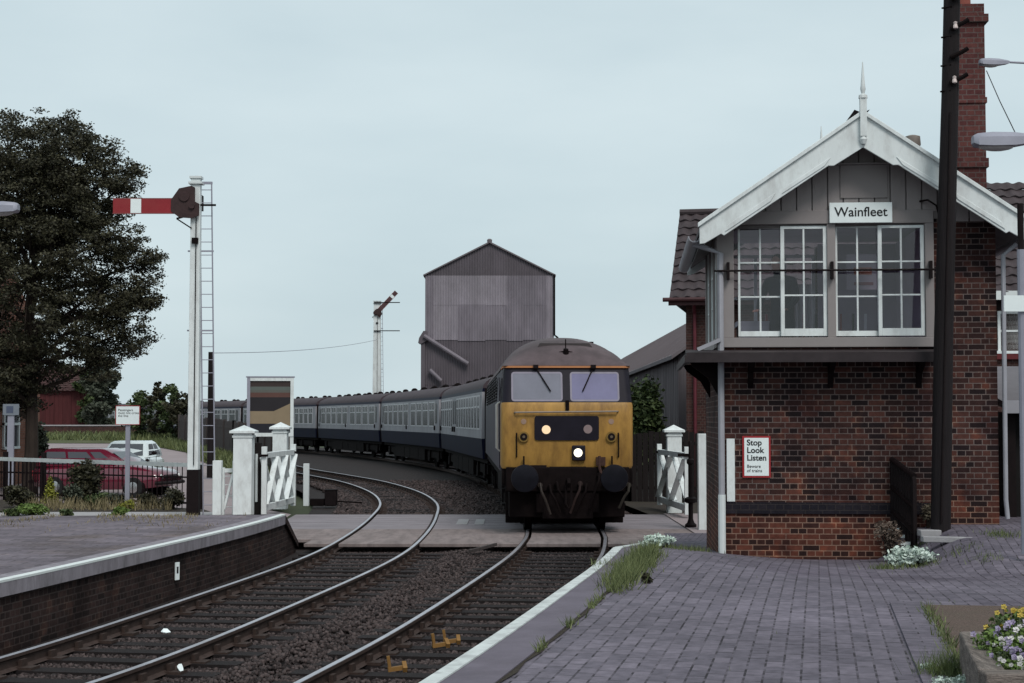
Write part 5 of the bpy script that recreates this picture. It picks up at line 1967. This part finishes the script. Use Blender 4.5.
HB = thing('brick_house', 'red brick house with dark pantile roof half hidden behind the signal box', 'house', (4.9, 45, 0), R(-11))
m = MB()
m.box(0, 9, 0, 6, -.2, 5.6)
m.extr([(0, 5.6), (6, 5.6), (3, 8.2)], 0, 9, 'yz')
m.build('wall', HOUSEBRICK, HB)
m = MB()
tile_roof(m, -.42, 9.4, -.42, 5.62, 3, 8.42, rows=11)
tile_roof(m, -.42, 9.4, 6.42, 5.62, 3, 8.42, rows=11)
m.box(-.4, 9.4, -.35, 6.35, 5.55, 5.6)
m.extr([(-.35, 5.6), (6.35, 5.6), (3, 8.35)], -.38, -.3, 'yz')
m.tube([(-.42, 3, 8.47), (9.4, 3, 8.47)], .1, 8)
m.build('roof', TILE, HB)
m = MB()
m.tube([(-.6, -.5, 5.58), (9.4, -.5, 5.58)], .06, 8)
m.box(-.45, 9.3, -.44, -.4, 5.42, 5.6)
m.build('gutter', mat('maroon_gutter', (.05, .02, .022), .6, .2, 6), HB)
m = MB()
m.tube([(.25, -.4, 5.55), (.25, -.06, 5.2), (.25, -.06, .2)], .05, 8)
m.build('downpipe', mat('maroon_downpipe', (.1, .022, .03), .6, .2, 6), HB)

RB = thing('brick_house', 'house with net curtained window beyond the right end of the signal box', 'house', (11.6, 40, 0), R(-3))
m = MB()
m.box(0, 12, 0, 8, -.1, 5.4)
m.extr([(0, 5.4), (8, 5.4), (4, 8.4)], 0, 12, 'yz')
m.build('wall', HOUSEBRICK, RB)
m = MB()
tile_roof(m, -.4, 12.3, -.45, 5.35, 4, 8.75, rows=14)
m.build('roof', TILE, RB)
MB().box(-.4, 12.3, -.48, -.4, 5.2, 5.42).build('fascia', WHITE, RB)
window(RB, .55, 1.95, 3.95, 4.95, 0, 2, 1)
MB().box(.4, 2.1, -.1, .0, 3.74, 3.87).build('sill', mat('dull_red_sill', (.1, .018, .02), .7, .1, 5), RB)
MB().box(.45, 2.05, -.03, .0, 4.98, 5.2).build('lintel', BLACK, RB)

OB = thing('outbuilding', 'dark lean to store with grey roof edge right of the signal box', 'shed', (6.98, 22.6, .85), -.06)
m = MB()
m.box(0, 4, .5, 4, 0, 1.5)
m.box(0, .12, .0, .5, 0, 1.5)
m.build('wall', BLACK, OB)
MB().box(.12, 4, .1, .5, 0, 1.46).build('door', mat('dark_store_door', (.008, .007, .007), .9, .2, 4), OB)
m = MB()
m.extr([(-.2, 1.52), (4.2, 2.2), (4.2, 2.28), (-.2, 1.62)], -.05, 4.2, 'yz')
m.build('roof', mat('grey_felt_roof', (.13, .12, .13), .8, .1, 3), OB)
MB().box(-.05, 4.2, -.24, -.2, 1.48, 1.66).build('fascia', GREYPAINT, OB)

# station house on the far left with the tree in front
LH = thing('brick_house', 'orange brick house at the left edge behind the tree', 'house', (-28, 46.6, 0), 0)
m = MB()
m.box(0, 11.9, 0, 8, -.2, 5.0)
m.extr([(0, 5.0), (8, 5.0), (4, 7.6)], 0, 11.9, 'yz')
m.build('wall', LHOUSEBRICK, LH)
m = MB()
tile_roof(m, -.3, 12.1, -.4, 4.95, 4, 7.9, rows=12)
m.build('roof', TILE, LH)
def side_window(y0, y1, z0, z1):           # window in the wall facing the road
    f = MB()
    X = 11.9
    for q in (y0, (y0+y1)/2-.03, y1-.09): f.box(X-.02, X+.07, q, q+.09, z0, z1)
    for q in (z0-.06, (z0+z1)/2, z1-.08): f.box(X-.02, X+.09, y0, y1, q, q+.08)
    o_ = f.build('window', WHITE2, LH)
    MB().box(X+.0, X+.02, y0+.05, y1-.05, z0, z1-.05).build('pane', CARGLASS, o_)
side_window(4.0, 5.6, 1.35, 2.75)
side_window(1.2, 2.6, 1.35, 2.75)
MB().tube([(12.0, 6.6, 4.9), (12.0, 6.6, .3)], .05, 6).build('downpipe', WHITE, LH)

BY = 112
BA = thing('barn', 'dark red board barn with a dull red tiled roof beyond the low wall', 'barn', (px(20, BY), BY, 1.0), R(2))
w = px(88, BY)-px(20, BY)
m = MB()
x_ = 0
k = 0
while x_ < w:
    m.box(x_, min(x_+.29, w), -.02*(k % 2), .1, 0, pz(389, BY)-1)
    x_ += .3
    k += 1
m.build('board_wall', BARNRED, BA)
m = MB()
m.box(0.02, w-.02, .1, 5, 0, pz(389, BY)-1)
m.extr([(.1, 3.2), (5, 3.2), (2.5, 4.9)], 0.02, w-.02, 'yz')
m.build('wall', BARNRED, BA)
m = MB()
tile_roof(m, -.2, w+.15, -.3, pz(391, BY)-1, 2.5, pz(366, BY)-1, rows=14, amp=.015)
tile_roof(m, -.2, w+.15, 5.3, pz(391, BY)-1, 2.5, pz(366, BY)-1, rows=14, amp=.015)
m.build('roof', TILERED, BA)

# low wall and paling fences
LW = thing('low_brick_wall', 'low dark brick wall running along the far side of the road', 'wall', (px(30, 104), 104, .8), 0)
MB().box(0, px(142, 104)-px(30, 104), 0, .3, 0, pz(426, 104)-.8).build('brickwork', HOUSEBRICK, LW)
MB().box(-.04, px(142, 104)-px(30, 104)+.04, -.05, .35, pz(426, 104)-.8, pz(424.8, 104)-.8).build('coping', CONCRETE, LW)


def paling(label, pts, h, mt_, name='paling_fence', zfun=yz, step=.16):
    t_ = thing(name, label, 'fence', (0, 0, 0))
    m_ = MB()
    pn = MB()
    for (x0, y0), (x1, y1) in zip(pts[:-1], pts[1:]):
        a, c = Vector((x0, y0, 0)), Vector((x1, y1, 0))
        L = (c-a).length
        n = int(L/step)
        d = (c-a).normalized()
        for k in range(n):
            p0 = a+d*(k*step+.008)
            p1 = a+d*((k+1)*step-.008)
            z_ = zfun(p0.y)
            hh = h+random.uniform(-.05, .04)
            nn = d.cross(Vector((0, 0, 1)))*(.012+.006*(k % 3))
            m_.add([p0+Vector((0, 0, z_-.2)), p1+Vector((0, 0, z_-.2)), p1+Vector((0, 0, z_+hh)), p0+Vector((0, 0, z_+hh)),
                    p0+nn+Vector((0, 0, z_-.2)), p1+nn+Vector((0, 0, z_-.2)), p1+nn+Vector((0, 0, z_+hh)), p0+nn+Vector((0, 0, z_+hh))],
                   [(0, 1, 2, 3), (7, 6, 5, 4), (0, 4, 5, 1), (2, 6, 7, 3), (1, 5, 6, 2), (3, 7, 4, 0)])
        n2 = max(1, int(L/2.4))
        for k in range(n2+1):
            p = a+(c-a)*k/n2
            z_ = zfun(p.y)
            pn.box(p.x-.07, p.x+.07, p.y+.02, p.y+.14, z_-.2, z_+h+.04)
        for q in (.35, h-.3):
            pn.beam(a+Vector((0, .05, zfun(a.y)+q)), c+Vector((0, .05, zfun(c.y)+q)), .05, .09)
    m_.build('paling', mt_, t_, smooth=0)
    pn.build('fence_frame', mt_, t_, smooth=0)
    return t_
paling('dark weathered timber fence along the railway behind the left signal', [(-7.3, 52.5), (-9.8, 62), (-12.5, 72), (-18.7, 90)], 1.66, PALING2)
paling('tall dark timber fence behind the right crossing gate', [(2.75, 46.0), (3.3, 44.4), (5.2, 44.0)], 1.88, PALING, zfun=lambda y: 0)

# iron railing with white top rail round the flower bed
IR = thing('railing', 'black iron railing with a white top rail between the flower bed and the red car', 'railing', (0, 0, 0))
A, B_ = Vector((-15.3, 44.8, 0)), Vector((-7.65, 39.7, 0))
m = MB()
n = 52
for k in range(n+1):
    p = A.lerp(B_, k/n)
    m.tube([p+Vector((0, 0, .0)), p+Vector((0, 0, 1.16))], .014, 5)
m.build('bar', BLACK, IR)
m = MB()
m.beam(A+Vector((0, 0, .16)), B_+Vector((0, 0, .16)), .03, .05)
m.beam(A+Vector((0, 0, .8)), B_+Vector((0, 0, .8)), .03, .04)
m.build('lower_rail', BLACK, IR)
MB().beam(A+Vector((0, 0, 1.17)), B_+Vector((0, 0, 1.1)), .05, .1).build('top_rail', mat('dull_white_rail', (.42, .45, .45), .6, .15, 5), IR)
for u in (8, 46, 203):
    Yp = 39.75 if u == 203 else (44.3 if u == 8 else 43.4)
    p = Vector((px(u, Yp), Yp-.1, 0))
    m = MB()
    m.tube([p, p+Vector((0, 0, 1.35 if u != 203 else 1.12))], .075 if u != 203 else .045, 8)
    m.build('post', BLACK, IR)
m = MB()
for k in range(16):
    p = A.lerp(B_, .1+k*.017)
    m.tube([p+Vector((0, -.06, 0)), p+Vector((0, -.06, 1.1))], .02, 5)
m.build('bar', BLACK, IR)

# ------------------------------------------------------------------ signs on the left
t = thing('notice_board', 'white passenger notice on a grey post in front of the railing', 'sign', (px(128.5, 40), 40, 0), .05)
MB().box(-.055, .055, -.02, .05, -.1, 2.2).build('post', GREYPOST, t)
MB().box(-.29, .29, -.05, -.022, 2.12, 2.57).build('board', SIGNWHITE, t)
for a in ((-.30, -.285, 2.11, 2.58), (.285, .30, 2.11, 2.58), (-.285, .285, 2.57, 2.585), (-.285, .285, 2.105, 2.12)):
    MB().box(a[0], a[1], -.056, -.02, a[2], a[3]).build('border', SIGNRED, t)
text('Passengers\nmust not cross\nthe line', .085, INK, t, (-.24, -.052, 2.40), align='LEFT', line=.85)
t = thing('parking_sign', 'small blue and grey sign on a thick grey post by the orange brick house', 'sign', (px(11.5, 46), 46, 0))
MB().box(-.09, .09, -.02, .06, -.1, 2.4).build('post', GREYPOST, t)
MB().box(-.22, .24, -.05, -.022, 2.36, 2.68).build('board', mat('blue_grey_sign', (.17, .19, .22), .5, .08, 6), t)
MB().box(-.12, .08, -.054, -.0505, 2.42, 2.62).build('symbol', mat('blue_sign', (.07, .085, .13), .5, .08, 6), t)

# ------------------------------------------------------------------ cars
def rsec(x, hw, z0, z1, rt=.8, rb=.92):
    return [(x, -hw*rb, z0), (x, -hw, z0+.16), (x, -hw, z1-.14), (x, -hw*rt-.0, z1), (x, 0, z1+.015), (x, hw*rt, z1), (x, hw, z1-.14), (x, hw, z0+.16), (x, hw*rb, z0)]


def car(label, loc, rzz, paint, estate, roofm=None):
    t_ = thing('parked_car', label, 'car', loc, rzz)
    m_ = MB()
    m_.loft([rsec(*a) for a in ((-2.02, .68, .42, .72), (-1.96, .76, .3, .86), (-1.3, .81, .24, .92), (.2, .82, .22, .93), (.95, .81, .24, .92), (1.25, .8, .25, .88), (1.85, .76, .3, .78), (2.02, .72, .36, .7), (2.06, .66, .44, .6))])
    m_.build('body', paint, t_, smooth=60)
    xb0, xb1 = (-1.95, -1.7) if estate else (-1.75, -1.25)
    def ring(z, a, c, hw): return [(a, -hw, z), (a+.06, -hw, z), (c-.1, -hw, z), (c, -hw*.8, z), (c+.03, 0, z), (c, hw*.8, z), (c-.1, hw, z), (a+.06, hw, z), (a, hw*.85, z), (a-.02, 0, z), (a, -hw*.85, z)][1:]
    m_ = MB()
    m_.loft([ring(.88, xb0, 1.12, .74), ring(1.1, xb0+.06, .8, .69), ring(1.34, xb1, .32, .59), ring(1.40, xb1+.12, .12, .5)])
    m_.build('cabin', roofm or paint, t_, smooth=60)
    g_ = []
    def lerp_(z):
        k = (z-.88)/(1.34-.88)
        return xb0+(xb1-xb0)*k, 1.12+(.32-1.12)*k, .74+(.59-.74)*k
    a0, c0, h0 = lerp_(.95)
    a1, c1, h1 = lerp_(1.3)
    for sg in (-1, 1):
        for xa, xc in (((.06, .36), (.38, .7)) if estate else ((.1, .44), (.47, .9))) + (((.72, .92),) if estate else ()):
            w0 = c0-a0
            w1 = c1-a1
            MB().add([(a0+w0*xa, sg*(h0+.02), .95), (a0+w0*xc*.98, sg*(h0+.02), .95), (a1+w1*xc*.95, sg*(h1+.02), 1.3), (a1+w1*xa, sg*(h1+.02), 1.3)], [(0, 1, 2, 3)]).build('side_window', CARGLASS, t_)
    MB().add([(c0+.05, -h0*.86, .95), (c0+.05, h0*.86, .95), (c1+.06, h1*.84, 1.31), (c1+.06, -h1*.84, 1.31)], [(0, 1, 2, 3)]).build('windscreen', CARGLASS, t_)
    MB().add([(a0-.03, -h0*.8, .97), (a0-.03, h0*.8, .97), (a1-.03, h1*.8, 1.28), (a1-.03, -h1*.8, 1.28)], [(0, 1, 2, 3)]).build('rear_window', CARGLASS, t_)
    for x_ in (-1.22, 1.28):
        for sg in (-1, 1):
            m_ = MB().lathe([(.19, -.09), (.285, -.09), (.3, -.05), (.3, .05), (.285, .09), (.19, .09)], (0, 0, 0), 20, 'y')
            o_ = m_.build('wheel', TYRE, t_)
            o_.location = (x_, sg*.73, .3)
            MB().lathe([(.02, sg*.10), (.1, sg*.1), (.19, sg*.085), (.19, sg*.02)], (0, 0, 0), 16, 'y').build('rim', CHROME, o_)
            MB().lathe([(.35, sg*.775), (.35, sg*.60)], (x_, 0, .33), 18, 'y').build('wheel_arch', BLACK, t_)
    for sg in (-1, 1):
        MB().lathe([(.1, 0), (.105, .03), (.06, .06)], (2.0, sg*.53, .58), 16, 'x').build('headlight', mat('headlight_glass', (.6, .62, .6), .15, .05, 5, spec=.6), t_)
        MB().box(-2.03, -1.98, sg*.6-.08, sg*.6+.08, .6, .75).build('tail_light', SIGNRED, t_)
        m_ = MB()
        m_.tube([(.78, sg*.78, .96), (.8, sg*.9, 1.0)], .015, 5)
        m_.sphere((.8, sg*.93, 1.02), (.05, .09, .06), 8, 6)
        m_.build('door_mirror', BLACK, t_)
        m_ = MB()
        m_.box(-.16, -.15, sg*.82-.008, sg*.82+.008, .35, .9)
        m_.box(.93, .94, sg*.815-.008, sg*.815+.008, .35, .88)
        m_.build('door_gap', BLACK, t_)
    m_ = MB()
    for k in range(5): m_.box(2.03, 2.068, -.42, .42, .5+k*.035, .515+k*.035)
    m_.build('grille', BLACK, t_)
    for s_ in (-1, 1):
        MB().tube([(s_*1.95, -.78, .43), (s_*2.1, -.7, .43), (s_*2.13, 0, .43), (s_*2.1, .7, .43), (s_*1.95, .78, .43)], .05, 8).build('bumper', BLACK, t_)
    return t_
car('red car with a glossy bonnet parked behind the railing', (px(108, 46.8), 46.8, .0), R(-15), CARRED, True)
car('white car parked facing the crossing behind the red car', (px(131, 52.5), 52.5, yz(52.5)), R(-88), CARWHITE, False)

# ------------------------------------------------------------------ point machine, trees, plants
t = thing('point_machine', 'dark trackside box with a pale rim beside the left track beyond the crossing', 'trackside box', (px(331, 44.5), 44.5, -.15))
MB().box(-.14, .18, -.2, .2, 0, .42).build('case', BLACK, t, bevel=.02)
MB().box(-.55, -.16, -.15, .15, 0, .2).build('side_box', DARKMETAL, t, bevel=.02)
MB().box(-.15, .19, -.21, .21, .42, .45).build('lid', DARKMETAL, t)
m = MB()
m.beam((.2, 0, .12), (.9, -.3, .1), .04, .04)
m.build('rod', DARKMETAL, t)
m = MB()
m.beam((px(470, 28.0), 28.0, -.05), (px(496, 29.0), 28.9, .0), .05, .05)
tag(m.build('timber_strut', PALING2), 'thin weathered rod lying on ballast just before the crossing', 'rod')

BT = thing('broadleaf_tree', 'big dark broadleaf tree filling the left edge of the picture', 'tree', (px(31, 47.5), 47.5, 0))
sc_ = 47.5/1600
lobes = [(35, 185, 74), (80, 205, 48), (98, 285, 52), (28, 285, 92), (78, 315, 48), (0, 360, 46), (48, 140, 34), (-50, 250, 95), (-40, 350, 70), (50, 235, 84), (60, 170, 56), (8, 210, 80), (112, 235, 26), (143, 300, 9), (118, 330, 26), (95, 360, 20), (28, 378, 34), (60, 350, 32), (0, 390, 36), (90, 150, 22), (128, 182, 17), (135, 262, 22), (130, 298, 20), (5, 148, 40)]
cs, rs = [], []
rd = random.Random(11)
m = MB()
m.tube([(0, 0, -.3), (.05, 0, 1.5), (.0, .1, 3), (-.1, .1, 5), (.1, 0, 7.5), (.3, 0, 9.5)], [.25, .19, .16, .13, .08, .03], 10)
for u, v_, r_ in lobes:
    c = Vector((px(u, 47.5)-px(31, 47.5), rd.uniform(-1, 1)*max(0, 1.2-r_/90), pz(v_, 47.5)))
    rr = r_*sc_
    st = Vector((0, .1, max(2.2, min(c.z-.6*rr-.6, 7))))
    m.tube([st, st.lerp(c, .5)+Vector((0, 0, -.1)), c], [.09, .06, .02], 6)
    nc = int(10+r_*r_/62)
    for k in range(nc):
        d = Vector((rd.gauss(0, 1), rd.gauss(0, 1), rd.gauss(0, 1))).normalized()*rr*rd.uniform(.25, 1)**.55
        d.z *= .92
        q = rd.uniform(.2, .42)
        cs.append(tuple(c+d))
        rs.append((q*1.25, q*1.25, q*.6))
        if k % 3 == 0: m.tube([c, c+d*.55, c+d], [.03, .018, .006], 4)
m.build('trunk', BARK, BT)
for k in range(260):               # loose sprays around the outline
    u, v_, r_ = lobes[rd.randrange(len(lobes))]
    a = rd.uniform(0, 6.28)
    d = r_*rd.uniform(.9, 1.18)
    cs.append((px(u+math.cos(a)*d, 47.5)-px(31, 47.5), rd.uniform(-1, 1)*1.2, pz(v_-math.sin(a)*d*.95, 47.5)))
    q = rd.uniform(.09, .2)
    rs.append((q*1.6, q*1.4, q*.7))
keep = [i for i, c in enumerate(cs) if not (c[2] < 2.9 and c[0] > .6) and c[2] < pz(113, 47.5)]
v, f = leaves([cs[i] for i in keep], [rs[i] for i in keep], 210000, .042)
npmesh('crown', v, f, LEAFDARK, BT)
tree('bushy_tree', 'bushy dense grey green tree beside the red barn', 'tree', (px(102, 108), 108, .8), 5.6, 1.05, 9000, .13, LEAFGREY, 9, .12, .08, nl=8, clump=.5)
for u, Y, H, sp, lb, sd_ in ((140, 98, 2.9, .8, 'slim young tree behind the white notice board', 1), (158, 97, 3.5, .5, 'tallest thin sapling among the small trees left of the signal post', 2),
                             (173, 96, 3.2, .7, 'young bushy tree next to the dark paling fence', 3), (184, 95, 2.7, .7, 'rounded young tree standing just left of the signal post', 4)):
    tree('young_tree', lb, 'tree', (px(u, Y), Y, .8), H, sp, 2600, .11, LEAFMID if sd_ % 2 else LEAFDARK, sd_+20, .06, .1, 'young trees by the paling fence', nl=7, clump=.5)
tree('ivy', 'ivy clump growing over the right end of the barn', 'ivy', (px(86, 111.7), 111.7, 1.0), 4.6, .7, 2600, .12, LEAFMID, 33, .06, .1, nl=6, clump=.5)
shrub('bush', 'leafy grey green bush at the corner of the orange brick house', 'bush', (px(41, 54.2), 54.2, .1), .55, 2.0, 2600, .08, LEAFGREY, 3)
shrub('bush', 'tall green bush behind the fence to the right of the locomotive', 'bush', (px(641, 46.6), 46.6, .2), .85, 3.3, 7000, .075, LEAFMID, 4, k=14)
shrub('bush', 'dark hedge plant climbing the railing beside the red car', 'bush', (px(90, 41.8), 41.6, .03), .55, 1.15, 5000, .055, LEAFDARK, 5, k=12)
# golden conifer
t = thing('conifer', 'small golden green conifer in the flower bed', 'plant', (px(52, 41), 41, .03))
cs = [(0, 0, .12+.09*k) for k in range(7)]
rs = [(.24*(1-k/8.5), .24*(1-k/8.5), .12) for k in range(7)]
v, f = leaves(cs, rs, 1500, .035, up=2)
npmesh('foliage', v, f, LEAFGOLD, t)
MB().tube([(0, 0, -.05), (0, 0, .7)], [.03, .01], 6).build('stem', BARK, t)
for u, Y, r, h, n, mt_, lb, sd_ in ((22, 40.5, .42, .55, 1800, LEAFDARK, 'dark rounded shrub left of the golden conifer', 1), (72, 41, .4, .6, 1700, LEAFGREY, 'grey green shrub between the golden conifer and the hedge plant', 2),
                                    (100, 40.5, .42, .42, 1600, LEAFMID, 'low olive shrub right of the grey green shrub', 3), (119, 40.3, .36, .38, 1200, LEAFGREY, 'low brownish shrub left of the notice board post', 4),
                                    (149, 40.2, .34, .42, 1300, LEAFDARK, 'dark low shrub right of the notice board post', 5), (174, 39.7, .4, .6, 1700, LEAFDARK, 'dark shrub close to the foot of the signal post', 6),
                                    (33, 37.2, .5, .26, 1500, LEAFBRIGHT, 'bright green spreading plant at the left end of the concrete path', 7), (67, 36.4, .22, .24, 700, LEAFMID, 'small leafy weed at the front edge of the path', 8),
                                    (120, 36.2, .25, .28, 900, LEAFBRIGHT, 'light green leafy weed in front of the path below the notice board', 9), (14, 37, .3, .2, 700, LEAFMID, 'pale low weed at the far left of the path', 10)):
    shrub('shrub' if sd_ < 7 else 'weed', lb, 'plant', (px(u, Y), Y, .03 if Y > 38.4 else (.03 if Y > 37 else .0)), r, h, n, .04, mt_, sd_+50)
t = shrub('flowering_plant', 'yellow flowering plant at the foot of the notice board post', 'plant', (px(127, 39.4), 39.4, .02), .25, .3, 700, .035, LEAFGOLD, 77)
pts = [(px(rng.uniform(30, 175), Y), Y, .03) for Y in rng.uniform(39, 41.0, 900)]
tag(blades('grass', pts, .32, .012, DRYGRASS), None, None, kind='stuff')
# weeds along the left platform's far end, verge grass
pts = [(rng.uniform(-14.5, -4.6), Y, .56) for Y in rng.uniform(23.5, 28.2, 9000) if rng.uniform() < ((Y-23.4)/4.8)**2]
pts = [p for p in pts if math.sin(p[0]*2.1+p[1])+math.sin(p[0]*5.3) > -.3]
tag(blades('grass', pts, .07, .009, DRYGRASS), None, None, kind='stuff')
pts = []
for k in range(9000):
    q = rng.uniform(0, 1)
    Y = 42+q*49
    xl = np.interp(Y, [42, 57.7, 70, 79, 92], [-6.6, -10, -13.65, -16.1, -21.5])
    xr_ = np.interp(Y, [42, 58, 70, 79, 93], [-6.1, -8.7, -12.0, -14.9, -19.4])
    pts.append((xl+(xr_-xl)*rng.uniform(), Y, yz(Y)+.02))
tag(blades('grass', pts, .38, .03, GRASSM), None, None, kind='stuff')
pts = [(px(rng.uniform(20, 175), Y), Y, yz(Y)+.0) for Y in rng.uniform(95, 103, 3000)]
tag(blades('grass', pts, .5, .05, GRASSM), None, None, kind='stuff')
# grass tuft and silver plants on the right platform
pts = []
for k in range(2600):
    q = rng.uniform(0, 1)**.8
    c = np.array([px(611, 13.5), 13.5])*(1-q)+np.array([px(650, 17.3), 17.3])*q
    x_, y_ = c[0]+rng.normal()*.07, c[1]+rng.normal()*.2
    pts.append((x_, y_, rz(x_, y_)))
o = blades('grass', pts, .15, .005, GRASSM)
tag(o, None, None, kind='stuff')
pts = []
for u, Y, n_ in ((672, 21.3, 90), (691, 21.6, 110), (610, 15.9, 60), (683, 20, 30), (884, 18.6, 160), (920, 18.9, 120), (1000, 19.6, 160), (985, 18.2, 60), (960, 18.9, 70), (907, 20.4, 160), (700, 21.1, 60)):
    for k in range(n_):
        x_, y_ = px(u, Y)+rng.normal()*.12, Y+rng.normal()*.12
        pts.append((x_, y_, rz(x_, y_)))
for k in range(1500):                 # moss and blades in the joint along the coping and the gravel bed edge
    y_ = rng.uniform(9.5, 19)
    x_ = xat(RE, y_)+.43+rng.normal()*.015
    if math.sin(y_*5.1)+math.sin(y_*11.3) > .5: pts.append((x_, y_, rz(x_, y_)))
for k in range(900):                # sparse moss and weed in the paver joints
    y_ = rng.uniform(9, 20)
    x_ = rng.uniform(xat(RE, y_)+.5, 5.5)
    if math.sin(x_*3.3+y_*1.7)*math.sin(y_*2.3-x_) > .55: pts.append((x_, y_, rz(x_, y_)-.045))
for k in range(500):
    y_ = rng.uniform(8, 12.4)
    pts.append((3.2-((12.5-y_)*.189)+rng.normal()*.03, y_, .81))
tag(blades('grass', pts, .075, .005, GRASSM), None, None, kind='stuff')
for u, Y, r, h, n, lb, sd_ in ((658, 19.0, .22, .17, 900, 'silvery white leaved plant at the end of the platform edge line', 1), (911, 19.2, .36, .26, 1300, 'spreading silver white plant in front of the black railing', 2),
                               (890, 19.2, .14, .15, 350, 'small silvery plant left of the spreading one by the brick wall', 3), (958, 8.6, .15, .1, 1800, 'silvery white plant at the bottom edge beside the planter', 4),
                               (924, 9.3, .06, .05, 500, 'tiny white flowered plant left of the planter on the pavers', 5)):
    y_ = Y
    x_ = px(u, Y)
    shrub('silver_plant', lb, 'plant', (x_, y_, rz(x_, y_)), r, h, n, .026 if Y > 15 else .009, SILVERLEAF, sd_+90, 'silver leaved plants on the platform')
shrub('weed', 'brown dry weed at the foot of the wall beside the steps', 'plant', (px(888, 20.3), 20.3, .48), .22, .55, 900, .022, leafmat('dry_leaf', (.09, .065, .05), (.2, .15, .12)), 121)
t = thing('weed', 'green feathery weed at the corner of the planter', 'plant', (px(944, 9.1), 9.1, .81))
q_ = [(rng.normal()*.07, rng.normal()*.1, 0) for k in range(700)]
blades('foliage', q_, .13, .0022, leafmat('feathery_green', (.04, .06, .02), (.11, .14, .05)), parent=t)
shrub('weed', 'dry brown weed behind the black railing', 'plant', (px(926, 20.9), 20.9, .86), .22, .4, 700, .022, leafmat('dry_leaf', (.09, .07, .05), (.2, .17, .12)), 123)
shrub('weed', 'small dark weed on the pavers beside the grass tuft', 'plant', (px(646, 14.2), 14.2, rz(px(646, 14.2), 14.2)), .05, .1, 250, .02, LEAFDARK, 124)
